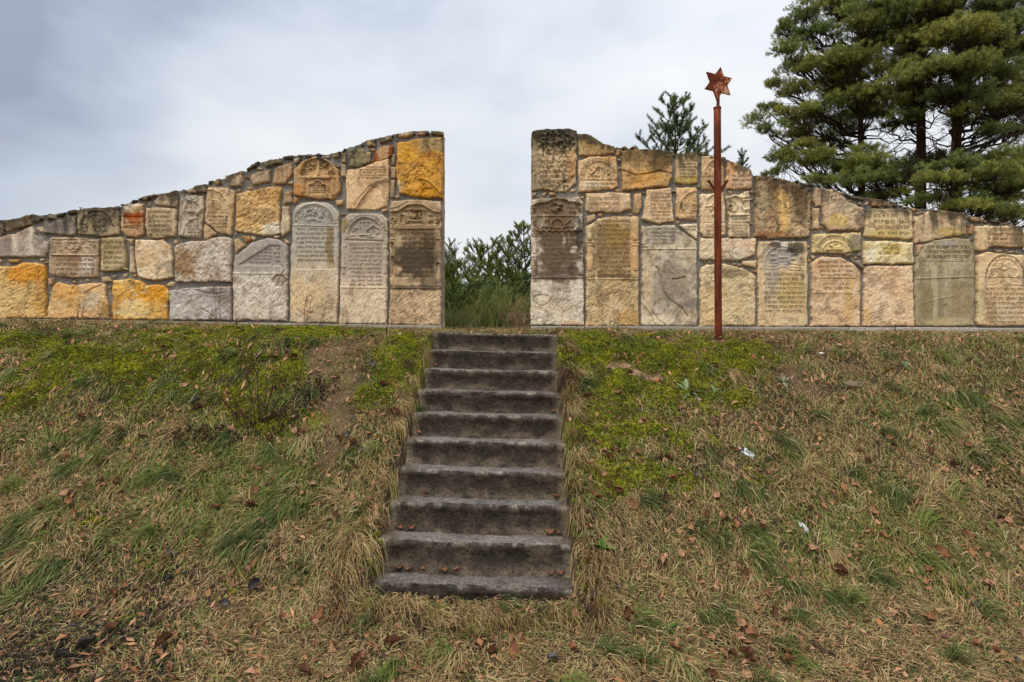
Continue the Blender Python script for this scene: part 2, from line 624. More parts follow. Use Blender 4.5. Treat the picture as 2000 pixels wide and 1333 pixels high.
def load_glyphs():
    for ch in 'אבגדהוזחטיכלמנסעפצקרשתםןךףץ':
        c = bpy.data.curves.new('glyph', 'FONT')
        c.body = ch
        c.resolution_u = 1
        c.extrude = 0.5
        o = bpy.data.objects.new('glyph', c)
        COL.objects.link(o)
        bpy.context.view_layer.update()
        me = o.evaluated_get(bpy.context.evaluated_depsgraph_get()).to_mesh()
        V = np.array([v.co[:] for v in me.vertices])
        tri, quad = [], []
        for p in me.polygons:
            v = list(p.vertices)
            if len(v) == 4:
                quad.append(v)
            else:
                for k in range(1, len(v) - 1):
                    tri.append([v[0], v[k], v[k + 1]])
        V[:, 0] -= V[:, 0].min()
        GLY[ch] = (V, np.array(quad), np.array(tri), V[:, 0].max())
        o.evaluated_get(bpy.context.evaluated_depsgraph_get()).to_mesh_clear()
        bpy.data.objects.remove(o)
        bpy.data.curves.remove(c)


load_glyphs()
WORDS = 'פנ איש תם וישר הולך תמים ופועל צדק ירא אלהים מנעוריו נפטר בשם טוב אשה חשובה צנועה וחסידה מרת בת בן רבי כבוד יום שנת לפק תהא נשמתה צרורה בצרור החיים זקן ושבע ימים עשה צדקה בכל עת הלך לעולמו ביום חודש ניסן תנצבה הבתולה היקרה בימי נעוריה עניים ידיה פרשה אביונים לכל'.split()
FINAL = dict(zip('כמנפצ', 'ךםןףץ'))


def text_line(mb, x0, x1, yb, h, samp, col, rr, arc=None):
    """letters from right to left with base line yb (photo px), h = letter height in px.
    arc = (cx, cy, rx, ry): letters stand on an arch instead"""
    s = h / 0.592
    x = x1
    while x > x0 + 2 * h * 0.3:
        wd = rr.choice(WORDS)
        for ch in wd:
            V, q, t, w = GLY[ch]
            if x - w * s < x0:
                break
            x -= w * s
            gx = V[:, 0] * s
            gy = V[:, 1] * s
            if arc is None:
                PX, PY = x + gx, yb - gy
            else:
                cx, cy, rx, ry = arc
                th = math.pi * (x1 - (x + w * s / 2)) / (x1 - x0)
                bx, by = cx + rx * math.cos(th), cy - ry * math.sin(th)
                tx, ty = math.sin(th), math.cos(th)
                gx = gx - w * s / 2
                ux, uy = math.cos(th), -math.sin(th)
                PX = bx + gx * tx + gy * ux
                PY = by + gx * ty + gy * uy
            hh = samp(PX, PY)
            ok = np.isfinite(hh).all()
            if ok:
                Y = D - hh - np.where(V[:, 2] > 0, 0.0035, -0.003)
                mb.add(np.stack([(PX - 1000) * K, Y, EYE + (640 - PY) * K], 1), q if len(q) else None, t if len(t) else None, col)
            x -= 0.10 * s
        x -= 0.32 * s


class Feat:
    """relief carved on a stone; everything in photo pixels on the wall's face, heights in metres"""

    def __init__(s, X, Y, H):
        s.X, s.Y, s.H = X, Y, H

    def _k(s, d, w):
        return 1 - sm(d, w * .55, w)

    def arch(s, cx, cy, rx, ry, w, h):
        r = np.hypot((s.X - cx) / rx, (s.Y - cy) / ry)
        s.H += h * s._k(np.abs(r - 1) * min(rx, ry), w) * (s.Y <= cy + 1)

    def half(s, cx, cy, rx, ry, h):
        r = np.hypot((s.X - cx) / rx, (s.Y - cy) / ry)
        s.H += h * (1 - sm(r, .94, 1.04)) * (s.Y <= cy + .5)

    def line(s, pts, w, h):
        d = np.full(s.X.shape, 1e9)
        for a, b in zip(pts[:-1], pts[1:]):
            ex, ey = b[0] - a[0], b[1] - a[1]
            t = np.clip(((s.X - a[0]) * ex + (s.Y - a[1]) * ey) / (ex * ex + ey * ey + 1e-9), 0, 1)
            d = np.minimum(d, np.hypot(s.X - a[0] - ex * t, s.Y - a[1] - ey * t))
        s.H += h * s._k(d, w)

    def rect(s, x0, y0, x1, y1, h):
        d = np.minimum(np.minimum(s.X - x0, x1 - s.X), np.minimum(s.Y - y0, y1 - s.Y))
        s.H += h * sm(d, -.6, .9)

    def frame(s, x0, y0, x1, y1, w, h):
        s.line([(x0, y0), (x1, y0), (x1, y1), (x0, y1), (x0, y0)], w, h)

    def disc(s, cx, cy, r, h):
        d = np.hypot(s.X - cx, s.Y - cy) / r
        s.H += h * np.sqrt(np.clip(1 - d * d, 0, 1))

    def ring(s, cx, cy, r, w, h):
        s.H += h * s._k(np.abs(np.hypot(s.X - cx, s.Y - cy) - r), w)

    def ros(s, cx, cy, r, h):
        d = np.hypot(s.X - cx, s.Y - cy)
        a = np.arctan2(s.Y - cy, s.X - cx)
        s.H += h * (1 - sm(d, r * .8, r)) * (.55 + .45 * np.cos(8 * a) * (d > r * .3)) - .6 * h * s._k(np.abs(d - r * .35), r * .16)

    def spiral(s, cx, cy, r, sgn, w, h):
        t = np.linspace(0, 3.2 * math.pi, 22)
        rr = r * (1 - t / (3.6 * math.pi))
        s.line([(cx + sgn * rr[i] * math.cos(t[i]), cy - rr[i] * math.sin(t[i])) for i in range(len(t))], w, h)

    def leafy(s, cx, cy, rx, ry, h, sc=5.0, seed=1):
        r = np.hypot((s.X - cx) / rx, (s.Y - cy) / ry)
        n = noise(s.X / sc, s.Y / sc, seed) + .5 * noise(s.X / sc * 2.1, s.Y / sc * 2.1, seed + 1)
        s.H += h * (1 - sm(r, .8, 1.05)) * np.tanh(3.2 * n)

    def col(s, x, y0, y1, r, h):
        t = np.clip((s.Y - y0) / (y1 - y0), 0, 1)
        rr = r * (0.78 + .22 * np.sin(math.pi * t))
        d = np.abs(s.X - x) / rr
        s.H += h * np.sqrt(np.clip(1 - d * d, 0, 1)) * (s.Y > y0) * (s.Y < y1)

    def wave(s, x0, x1, y, a, per, w, h):
        n = int((x1 - x0) / 2)
        xs = np.linspace(x0, x1, n)
        s.line([(x, y + a * math.sin((x - x0) / per * 2 * math.pi)) for x in xs], w, h)

    def area(s, P, h, soft=1.0):
        s.H += h * sm(poly_sd(s.X, s.Y, P), -soft, soft)

    def tool(s, P, ang, amp, seed=3):
        """coarse chiselling inside a polygon"""
        m = sm(poly_sd(s.X, s.Y, P), -1, 2)
        s.H += m * chisel(s.X, s.Y, ang, amp * .38, seed)


def chisel(X, Y, ang, amp, seed):
    out = 0
    a = math.radians(ang)
    wob = 2.2 * noise(X / 14, Y / 14, seed + 5)
    u = X * math.cos(a) - Y * math.sin(a) + wob
    v = X * math.sin(a) + Y * math.cos(a) + wob
    n = (1 - 2.6 * np.abs(noise(u / 9, v / 2.3, seed))) + .5 * noise(u / 7, v / 1.6, seed + 1)
    a2 = a + .5
    u = X * math.cos(a2) - Y * math.sin(a2) + wob
    v = X * math.sin(a2) + Y * math.cos(a2)
    n2 = 1 - 2.6 * np.abs(noise(u / 8, v / 2.5, seed + 2))
    k = sm(noise(X / 26, Y / 26, seed + 7), -.3, .3)
    out = amp * ((1 - k) * n + k * (.5 * n + n2))
    return out


ALB = 1.24


def pale(c):
    v = lin(c, ALB)
    return v * .90 + .10 * (v @ np.array([.3, .59, .11]))

WALLS = {}
NST = [0]


def stone(parent, P, c, name='gravestone', prot=None, tool=None, ang=40, amp=.004, rough=.004, feats=(), stains=(), text=(), label=None,
          c2=None, ilabel=None, edge=4.0, inkk=.45, wob=1.0):
    NST[0] += 1
    sd_ = NST[0] * 13
    rr = random.Random(sd_)
    P = np.asarray(P, float)
    x0, y0 = np.floor(P.min(0)) - 3
    x1, y1 = np.ceil(P.max(0)) + 3
    X, Y = np.meshgrid(np.arange(x0, x1 + 1), np.arange(y0, y1 + 1))
    s = poly_sd(X, Y, P)
    s = s + wob * (1.3 * noise(X / 11, Y / 11, sd_) + .7 * noise(X / 3.4, Y / 3.4, sd_ + 1))
    gy, gx = np.gradient(s)
    g2 = np.maximum(gx * gx + gy * gy, .25)
    outm = s <= 0
    PX = np.where(outm, X - s * gx / g2, X)
    PY = np.where(outm, Y - s * gy / g2, Y)
    if prot is None:
        prot = .032 + .016 * rr.random()
    e = np.clip(s / edge, 0, 1)
    cxm, cym = P.mean(0)
    tilt = (rr.random() - .5) * .00012 * (X - cxm) + (rr.random() - .5) * .00012 * (Y - cym)
    H = prot + tilt + rough * 1.6 * fbm(X / 26, Y / 26, 3, sd_ + 2) + rough * .9 * fbm(X / 6, Y / 6, 4, sd_ + 3, .62)
    if tool:
        H = H + chisel(X, Y, ang, amp * .68, sd_ + 4)
    H0 = H
    ft = Feat(X, Y, H.copy())
    for f in feats:
        getattr(ft, f[0])(*f[1:])
    H = H0 + 1.45 * (ft.H - H0)
    H = H - (.03 + .010 * noise(X / 6, Y / 6, sd_ + 8)) * (1 - np.sqrt(np.clip(1 - (1 - e) ** 2, 0, 1)))
    Hs = np.where(s > 1.2, H, np.nan)
    H = np.where(outm, -.045, H)
    # colour: grain, banding, stains that belong to the stone
    b = pale(c)
    q = pale(c2 if c2 is not None else [v * .86 for v in c])
    k = sm(fbm(X / 30, Y / 30, 4, sd_ + 5), -.25, .35)[..., None]
    C = b * (1 - k * .8) + q * k * .8
    C = C * (1 + .22 * fbm(X / 5, Y / 5, 4, sd_ + 6) + .14 * noise(X / 1.3, Y / 1.3, sd_ + 9))[..., None]
    w = (.46 * sm(fbm(X / 13, Y / 13, 5, sd_ + 19, .62), .02, .34))[..., None]
    C = C * (1 - w) + lin((118, 97, 70)) * w
    pt = (.40 * sm(noise(X / 1.7, Y / 1.7, sd_ + 23) + .5 * noise(X / 7, Y / 7, sd_ + 24), .55, 1.0))[..., None]
    C = C * (1 - pt) + lin((84, 68, 50)) * pt
    for t in stains:
        if t[0] == 'patch':
            _, cx, cy, rx, ry, cc, st = t
            r = np.hypot((X - cx) / rx, (Y - cy) / ry) + .55 * fbm(X / 12, Y / 12, 4, sd_ + 11)
            m = st * (1 - sm(r, .55, 1.15))
        elif t[0] == 'streak':
            _, cx, w, ya, yb, cc, st = t
            r = np.abs(X - cx + 5 * noise(X * 0, Y / 22, sd_ + 12)) / w + .6 * fbm(X / 5, Y / 40, 3, sd_ + 13)
            m = st * (1 - sm(r, .4, 1.2)) * sm(Y, ya - 4, ya + 4) * (1 - sm(Y, yb - 18, yb + 8))
        elif t[0] == 'spots':
            _, sc, th, cc, st = t
            m = st * sm(fbm(X / sc, Y / sc, 4, sd_ + 14), th, th + .18)
        elif t[0] == 'below':
            _, ya, yb, cc, st = t
            m = st * sm(Y + 9 * fbm(X / 9, Y / 9, 3, sd_ + 15), min(ya, yb), max(ya, yb))
            if ya > yb:
                m = st * (1 - sm(Y + 9 * fbm(X / 9, Y / 9, 3, sd_ + 15), yb, ya))
        m = m[..., None]
        C = C * (1 - m) + lin(cc, ALB) * (1 + .25 * fbm(X / 3, Y / 3, 2, sd_ + 16))[..., None] * m
    # black crust of lichen along the weathered top of the wall
    dt = Y - sil(X)
    m = np.clip(1.15 - dt / (13 + 12 * (1 + noise(X / 17, X * 0, 77))) + .9 * fbm(X / 6, Y / 10, 4, 78), 0, 1) * .85
    m = m * sm(m, .2, .7)
    st_ = sm(noise(X / 4.5, Y / 55, 79) + .6 * noise(X / 11, Y / 90, 80) + .35 * fbm(X / 3, Y / 8, 3, 81), .25, .85) * np.clip(1.2 - dt / 62, 0, 1) * .62
    m = np.maximum(m, st_)[..., None]
    C = C * (1 - m) + lin((64, 56, 43)) * m
    # cells
    ok = s > 0
    ny, nx = X.shape
    cell = ok[:-1, :-1] | ok[1:, :-1] | ok[:-1, 1:] | ok[1:, 1:]
    lim = s > -2.4
    cell &= lim[:-1, :-1] & lim[1:, :-1] & lim[:-1, 1:] & lim[1:, 1:]
    ii = np.arange(ny * nx).reshape(ny, nx)
    q4 = np.stack([ii[1:, :-1], ii[1:, 1:], ii[:-1, 1:], ii[:-1, :-1]], -1)[cell]
    used = np.unique(q4)
    rm = np.full(ny * nx, -1)
    rm[used] = np.arange(len(used))
    V = np.stack([(PX - 1000) * K, D - H, EYE + (640 - PY) * K], -1).reshape(-1, 3)[used]
    o = mesh_obj(name, V, [rm[q4]], M_STONE, np.clip(C.reshape(-1, 3)[used], .01, .9), parent)
    if label:
        o['label'] = label
    for t in text:
        mb = MB()

        def samp(px, py):
            ix = np.clip(np.round(px - x0).astype(int), 0, nx - 1)
            iy = np.clip(np.round(py - y0).astype(int), 0, ny - 1)
            return Hs[iy, ix]

        ink = np.clip(C.reshape(-1, 3)[used].mean(0) * inkk, .01, 1)  # letter colour darkened: grime plus the shade a cut groove would hold
        if True:
            if t[0] == 'b':       # block: x0, y0, x1, y1, lines
                _, tx0, ty0, tx1, ty1, n = t[:6]
                p = (ty1 - ty0) / n
                for i in range(n):
                    j0, j1 = rr.random() * 5, rr.random() * 5
                    sk = t[6] if len(t) > 6 else 0
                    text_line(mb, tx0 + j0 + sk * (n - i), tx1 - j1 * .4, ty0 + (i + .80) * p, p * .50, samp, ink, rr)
            else:                 # arch
                _, cx, cy, rx, ry, h = t
                L_ = math.pi * (rx + ry) / 2
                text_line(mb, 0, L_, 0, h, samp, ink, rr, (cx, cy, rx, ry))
        if mb.n:
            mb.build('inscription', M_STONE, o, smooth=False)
    WALLS.setdefault(parent.name, []).append(P)
    return o


def core(parent, S, ybase0, ybase1, name='mortar_core'):
    """the wall's body: mortar front sheet, rough top and ends, 0.25 m thick"""
    xs0, xs1 = S[0][0], S[-1][0]
    n = int((xs1 - xs0) / 2.5)
    xs = np.linspace(xs0, xs1, n)
    top = np.interp(xs, [p[0] for p in S], [p[1] for p in S]) + 2.2 + 1.3 * noise(xs / 6, xs * 0, 5) + .8 * noise(xs / 2.5, xs * 0, 6)
    m = 150
    tt = np.linspace(0, 1, m)
    bot = np.interp(xs, [xs0, xs1], [ybase0, ybase1]) + 30
    X = np.repeat(xs[None], m, 0)
    Y = top[None] * (1 - tt[:, None]) + bot[None] * tt[:, None]
    H = -.004 + .010 * fbm(X / 14, Y / 14, 4, 91) + .004 * noise(X / 3, Y / 3, 92)
    dt = np.minimum(np.minimum(Y - top[None], X - xs0), xs1 - X)
    H = H - .02 * (1 - sm(dt, 0, 5))
    C = lin((134, 127, 116)) * (1 + .3 * fbm(X / 18, Y / 18, 4, 93) + .2 * fbm(X / 3, Y / 3, 2, 94))[..., None]
    k = np.clip(1.2 - (Y - top[None]) / 11 + .9 * fbm(X / 7, Y / 7, 3, 95), 0, 1)[..., None] * .85
    C = C * (1 - k) + lin((66, 60, 46), ALB) * k
    mb = MB()
    V = np.stack([(X - 1000) * K, D - H, EYE + (640 - Y) * K], -1).reshape(-1, 3)
    ii = np.arange(m * n).reshape(m, n)
    q = np.stack([ii[1:, :-1], ii[1:, 1:], ii[:-1, 1:], ii[:-1, :-1]], -1).reshape(-1, 4)
    mb.add(V, q, col=C.reshape(-1, 3))
    # rim: top, ends, bottom, carried back to the rear face in steps, with a rough surface
    loop = np.concatenate([ii[0, :], ii[1:, -1], ii[-1, -2::-1], ii[-2:0:-1, 0]])
    R = V[loop]
    lay = 13
    rows = []
    for j in range(lay + 1):
        W = R.copy()
        W[:, 1] = R[:, 1] * (1 - j / lay) + (D + .25) * j / lay
        if j:
            W[:, 2] += .010 * noise(R[:, 0] * 16, R[:, 2] * 9 + j * 1.7, 96 + j % 2)
            W[:, 0] += .008 * noise(R[:, 2] * 16 + j, R[:, 0] * 9 + j * 1.3, 98)
        rows.append(W)
    A = np.concatenate(rows)
    L_ = len(loop)
    a = np.arange(L_)
    b = (a + 1) % L_
    q = np.concatenate([np.stack([a + j * L_, b + j * L_, b + (j + 1) * L_, a + (j + 1) * L_], 1) for j in range(lay)])
    tops = (np.arange(L_) < n)
    cc = np.where(np.tile(tops, lay + 1)[:, None], lin((74, 70, 50), ALB)[None], lin((150, 132, 106), ALB)[None])
    cc = cc * (1 + .3 * noise(A[:, 0] * 20 + A[:, 1] * 13, A[:, 2] * 20, 97))[:, None]
    blk = noise(np.floor(A[:, 2] * 3.1 + .4 * noise(A[:, 1] * 9, A[:, 2] * 2, 5)) * 7.3, A[:, 1] * 0, 41)
    cc = cc * (1 + .32 * blk + .25 * fbm(A[:, 1] * 30, A[:, 2] * 12, 3, 42))[:, None]
    mb.add(A, q, col=np.clip(cc, .01, .8))
    # rear face
    B = V.copy()
    B[:, 1] = D + .25
    mb.add(B, q if False else np.stack([ii[:-1, :-1], ii[:-1, 1:], ii[1:, 1:], ii[1:, :-1]], -1).reshape(-1, 4), col=lin((150, 143, 132), ALB))
    o = mb.build(name, M_MORTAR, parent)
    return o


def rubble(parent, S, xr, yb, n, seed, taken_pad=3.0):
    """small stones wedged into the wide joints, wherever the big stones leave room"""
    rr = np.random.default_rng(seed)
    X = rr.uniform(xr[0], xr[1], 9000)
    t = sil(X)
    Yb = np.interp(X, xr, yb)
    Y = t + (Yb - t) * rr.random(9000) ** 1.6
    sd = np.full(9000, 1e9)
    for P in WALLS[parent.name]:
        sd = np.minimum(sd, -poly_sd(X, Y, P))
    sd = np.minimum(sd, Y - t + 2.0)
    sd = np.minimum(sd, np.minimum(X - xr[0], xr[1] - X))
    done = []
    order = np.argsort(-sd)
    pal = [(196, 168, 132), (178, 152, 118), (205, 172, 128), (160, 146, 124), (186, 140, 92), (150, 134, 108)]
    for i in order:
        r = sd[i]
        if r < 2.5 or len(done) >= n:
            break
        x, y = X[i], Y[i]
        if any(math.hypot(x - a, y - b) < (min(r, 11) + c) * .95 for a, b, c in done):
            continue
        r = min(r, 11)
        k = rr.integers(5, 8)
        a = np.sort(rr.uniform(0, 2 * math.pi, k) * .3 + np.arange(k) * 2 * math.pi / k)
        rad = r * rr.uniform(.68, .98, k)
        P = np.stack([x + rad * np.cos(a) * 1.25, y + rad * np.sin(a) * .85], 1)
        done.append((x, y, r))
        stone(parent, P, pal[rr.integers(len(pal))], name='rubble_stone', prot=.016 + .014 * rr.random(), rough=.006, edge=3, wob=.5)


DK = (70, 62, 48)
BLK = (58, 52, 42)
OCH = (205, 140, 40)
YEL = (214, 160, 62)
GRY = (166, 158, 148)
GRN = (176, 160, 88)
PALE = (222, 206, 182)


def build_left():
    W = empty('gravestone_wall', (-3.2, D, .05), 'left memorial wall of mortared gravestones, its top rising from left towards the gap', 'wall', 'walls of gravestones either side of the gap')
    W['kind'] = 'thing'
    core(W, SIL_L, 618, 637)
    pl = MB()
    x0, x1 = (-470 - 1000) * K, (863 - 1000) * K
    n = 90
    for k in range(1):
        xs = np.linspace(x0, x1, n)
        zt = EYE + (640 - np.interp(xs / K + 1000, [-470, 0, 863], [618, 622.5, 636.5])) * K
        yj = D - .05 + .004 * noise(xs * 5, xs * 0, 3)
        pr = [np.stack([xs, yj + .09, zt], 1), np.stack([xs, yj + .004, zt], 1), np.stack([xs, yj, zt - .006], 1), np.stack([xs, yj, zt - .3], 1)]
        V = np.concatenate(pr)
        i = np.arange(n - 1)
        q = np.concatenate([np.stack([i + j * n, i + (j + 1) * n, i + 1 + (j + 1) * n, i + 1 + j * n], 1) for j in range(3)])
        pl.add(V, q, col=lin((150, 142, 130), ALB))
    pl.build('plinth', M_CONC, W, smooth=False)
    S = lambda *a, **k: stone(W, *a, **k)
    # the wall goes on beyond the left edge of the picture
    ex = random.Random(3)
    cols = [(190, 166, 128), (206, 172, 118), (196, 180, 152), (178, 160, 134), (208, 160, 84), (214, 190, 150)]
    for r_, (ya, yb) in enumerate(((0, 0), (0, 1), (1, 2))):
        x = -462
        while x < -60:
            w = ex.uniform(60, 105)
            x2 = min(x + w, -46)
            if x2 - x < 34:
                break
            t1, t2 = float(sil(np.array(x))), float(sil(np.array(x2)))
            lv = [(t1 + 3, t2 + 3), (522 + ex.uniform(-8, 8),) * 2, (572 + ex.uniform(-6, 6),) * 2, (618, 618)]
            ua, ub = lv[r_], lv[r_ + 1]
            if r_ < 2:
                ub = (ub[0] - 6, ub[1] - 6)
            S([(x, ua[0] + ex.uniform(0, 5)), ((x + x2) / 2, (ua[0] + ua[1]) / 2 + ex.uniform(-1, 3)), (x2 - 5, ua[1] + ex.uniform(0, 5)), (x2 - 5 + ex.uniform(-3, 1), ub[1]), (x + ex.uniform(-1, 3), ub[0] + ex.uniform(-3, 0))],
              ex.choice(cols), tool=ex.choice([None, 'chisel']), rough=.007, text=[('b', x + 8, ua[0] + 10, x2 - 14, ub[0] - 8, 4)] if ex.random() < .4 else ())
            x = x2
    S([(-40, 430), (7, 431), (13, 446), (12, 456), (4, 466), (-40, 468)], (150, 132, 104), stains=[('spots', 6, .0, DK, .6)], text=[('b', -38, 436, 4, 462, 4)])
    S([(9, 431), (39, 427), (51, 422), (63, 421), (65, 439), (45, 447), (17, 455), (12, 448)], (176, 144, 100), stains=[('patch', 25, 440, 26, 14, DK, .8)])
    S([(65, 420), (86, 426), (84, 432), (67, 438)], (120, 106, 80))
    S([(90, 422), (98, 417), (109, 428), (93, 432)], (150, 128, 98))
    S([(109, 420), (129, 415), (127, 422), (113, 426)], (110, 98, 74))
    S([(133, 414), (148, 410), (153, 419), (135, 421)], (128, 114, 86))
    S([(-40, 475), (12, 462), (35, 456), (66, 442), (72, 458), (86, 464), (97, 476), (96, 491), (92, 502), (-40, 505)], (178, 160, 140), c2=(168, 140, 110),
      stains=[('patch', 5, 485, 40, 22, (138, 124, 112), .7), ('streak', 66, 6, 444, 500, PALE, .7), ('streak', 36, 6, 455, 500, PALE, .6), ('patch', 82, 462, 14, 18, (130, 118, 106), .8)],
      feats=[('spiral', 22, 468, 6, 1, 1.4, .003), ('spiral', 64, 472, 5, -1, 1.4, .003), ('arch', 20, 505, 9, 6, 1.5, .003), ('arch', 70, 505, 9, 6, 1.5, .003)], label='pale grey slab with two light vertical bands')
    S([(87, 457), (98, 439), (140, 423), (153, 424), (153, 458), (137, 461)], (164, 146, 124), stains=[('patch', 120, 445, 30, 16, (98, 90, 82), .75), ('streak', 133, 5, 424, 458, BLK, .7)])
    S([(155, 410), (185, 407), (234, 405), (237, 425), (237, 458), (203, 464), (172, 462), (155, 459)], (184, 160, 118), stains=[('patch', 205, 420, 34, 34, DK, .75), ('spots', 5, .12, BLK, .7)],
      feats=[('arch', 194, 440, 32, 28, 2, .006), ('arch', 194, 440, 22, 20, 1.6, .005)], text=[('a', 194, 441, 25, 22, 5), ('b', 180, 438, 212, 456, 2), ('b', 158, 436, 174, 456, 3)])
    S([(101, 464), (148, 465), (198, 468), (197, 505), (195, 543), (144, 544), (103, 540), (98, 534), (100, 497)], (186, 158, 124), c2=(172, 138, 104), rough=.002,
      stains=[('streak', 172, 16, 500, 544, PALE, .55), ('patch', 130, 508, 26, 14, (150, 118, 78), .6), ('patch', 150, 520, 14, 30, (158, 118, 86), .5)],
      feats=[('frame', 104, 467, 195, 499, 1.6, .006), ('ring', 143, 480, 7, 1.8, .008), ('ring', 154, 480, 7, 1.8, .008), ('arch', 148, 484, 15, 18, 1.8, .008), ('line', [(135, 472), (138, 484), (144, 491), (153, 491), (160, 483), (162, 472)], 1.7, .008),
             ('disc', 131, 474, 3, .006), ('disc', 165, 475, 3, .006), ('rect', 107, 478, 113, 494, .006), ('frame', 167, 483, 178, 496, 1.3, .006), ('line', [(111, 501), (185, 503), (192, 509)], 1.2, -.005), ('line', [(111, 501), (104, 507), (105, 538)], 1.2, -.005),
             ('line', [(104, 499), (195, 500)], 1.2, .005), ('leafy', 188, 488, 6, 10, .005, 3), ('disc', 123, 489, 3.5, .006)],
      text=[('b', 108, 503, 188, 540, 4), ('b', 108, 468, 127, 478, 2), ('b', 172, 471, 192, 482, 2)], label='gravestone plaque with a carved heart shaped crest over four lines of Hebrew')
    S([(201, 466), (238, 463), (247, 469), (247, 490), (250, 528), (232, 531), (200, 532)], (190, 166, 118), stains=[('patch', 215, 480, 20, 26, (150, 126, 80), .6)], text=[('b', 203, 469, 245, 528, 6)])
    S([(-40, 520), (33, 520), (49, 513), (78, 513), (92, 520), (93, 575), (94, 622), (-40, 623)], (214, 172, 98), c2=(198, 142, 56), tool='chisel', ang=28, amp=.006, rough=.008, prot=.04,
      stains=[('patch', 60, 532, 50, 26, (206, 138, 38), .7), ('patch', 10, 590, 50, 40, (214, 184, 126), .6)], label='yellow ochre chiselled block at the left edge')
    S([(20, 507), (42, 507), (40, 514), (20, 514)], (190, 150, 80), name='rubble_stone', edge=3, wob=.5)
    S([(97, 544), (109, 544), (106, 556), (99, 561)], (196, 156, 118), name='rubble_stone', edge=3, wob=.5)
    S([(106, 560), (115, 550), (137, 557), (152, 557), (176, 553), (207, 554), (210, 575), (214, 595), (214, 623), (95, 623), (97, 595)], (214, 172, 112), c2=(204, 152, 84), rough=.011,
      stains=[('patch', 130, 570, 34, 20, (208, 150, 66), .6), ('patch', 180, 590, 24, 20, (196, 186, 160), .5)], feats=[('line', [(145, 566), (150, 558), (158, 552)], 2, -.012), ('line', [(168, 575), (185, 564), (206, 556)], 2, -.008)], label='rough orange block with a chipped top edge')
    S([(198, 542), (215, 541), (219, 550), (203, 552)], (200, 168, 120), name='rubble_stone', edge=3, wob=.5)
    S([(270, 389), (304, 379), (310, 383), (293, 391), (277, 392)], (150, 128, 94), name='rubble_stone', edge=3)
    S([(302, 394), (321, 379), (346, 373), (350, 385), (349, 407), (304, 402)], (172, 148, 112), stains=[('patch', 340, 385, 10, 20, DK, .7)], rough=.007)
    S([(247, 400), (283, 400), (284, 415), (286, 459), (268, 465), (249, 463), (239, 452), (241, 412)], (194, 156, 110), c2=(178, 134, 86),
      stains=[('patch', 262, 424, 24, 8, (110, 44, 12), .95), ('patch', 268, 430, 18, 16, (176, 84, 22), .6), ('patch', 262, 400, 22, 12, PALE, .6)],
      feats=[('line', [(258, 400), (268, 412), (283, 408)], 1.5, .005), ('line', [(262, 400), (270, 408), (283, 404)], 1.5, .005), ('line', [(242, 447), (268, 448), (278, 456)], 2, -.007), ('line', [(243, 425), (284, 426)], 1.5, -.006)], label='gravestone fragment with a rust red stain across it', text=[('b', 243, 432, 284, 446, 2)])
    S([(287, 408), (310, 405), (349, 410), (348, 444), (346, 464), (312, 467), (291, 467), (287, 444)], (202, 172, 128), feats=[('line', [(341, 410), (340, 465)], 1.2, -.004)], text=[('b', 290, 411, 338, 464, 6)])
    S([(355, 381), (402, 383), (400, 423), (394, 468), (350, 462), (352, 423)], (192, 174, 146), c2=(170, 150, 120), stains=[('patch', 366, 388, 18, 12, (150, 142, 132), .6)],
      feats=[('leafy', 380, 412, 16, 24, .010, 5, 4), ('line', [(360, 462), (366, 440), (382, 428), (398, 410)], 2, .008), ('line', [(356, 384), (355, 460)], 1.5, .005), ('line', [(368, 390), (392, 400), (398, 416)], 2, .008)], text=[('b', 366, 440, 394, 464, 4)], label='small gravestone with a worn carved plant')
    S([(367, 375), (384, 364), (403, 362), (402, 377), (371, 379)], (176, 150, 112), rough=.006)
    S([(406, 366), (451, 369), (460, 375), (455, 461), (430, 458), (402, 433), (403, 402)], (204, 170, 122), c2=(186, 152, 104),
      feats=[('ring', 424, 401, 8, 1.7, .005), ('ring', 424, 401, 4, 1.4, .005), ('ring', 418, 388, 5, 1.5, .005), ('arch', 412, 420, 40, 48, 1.8, .005), ('line', [(404, 417), (450, 419)], 1.3, -.004), ('line', [(448, 418), (444, 456)], 1.2, -.004), ('leafy', 440, 382, 12, 12, .004, 4)],
      text=[('b', 406, 421, 448, 448, 4)])
    S([(401, 436), (428, 458), (407, 470), (400, 465)], (200, 164, 116), rough=.006)
    S([(250, 468), (264, 468), (260, 480)], (190, 158, 116), name='rubble_stone', edge=3, wob=.5)
    S([(255, 484), (262, 480), (267, 534), (255, 534)], (208, 182, 142), name='rubble_stone', edge=3, wob=.5)
    S([(266, 469), (321, 469), (338, 484), (341, 543), (304, 549), (272, 542), (267, 507)], (220, 194, 156), c2=(206, 170, 122), tool='chisel', ang=30, amp=.0025, rough=.007, prot=.042,
      stains=[('patch', 338, 525, 10, 22, (160, 150, 124), .7), ('patch', 300, 500, 30, 26, (206, 166, 114), .5)], label='plain pale buff block with rounded corners')
    S([(344, 482), (375, 471), (401, 471), (430, 463), (451, 465), (455, 469), (454, 551), (344, 553)], (196, 176, 152), c2=(176, 150, 122), tool='chisel', ang=52, amp=.005, rough=.010, prot=.045,
      stains=[('patch', 366, 515, 26, 34, (146, 112, 70), .75), ('patch', 430, 500, 28, 30, (214, 204, 188), .5), ('spots', 9, .25, (120, 96, 66), .5)], label='large roughly chiselled block with brown staining on its left')
    S([(222, 547), (260, 545), (281, 551), (289, 557), (323, 557), (332, 570), (331, 625), (219, 625)], (220, 172, 76), c2=(206, 142, 36), rough=.012,
      stains=[('patch', 300, 575, 40, 18, (208, 140, 26), .7), ('patch', 260, 605, 40, 20, (222, 196, 140), .6), ('spots', 10, .2, (226, 200, 150), .5)], label='bright yellow rough block by the ground')
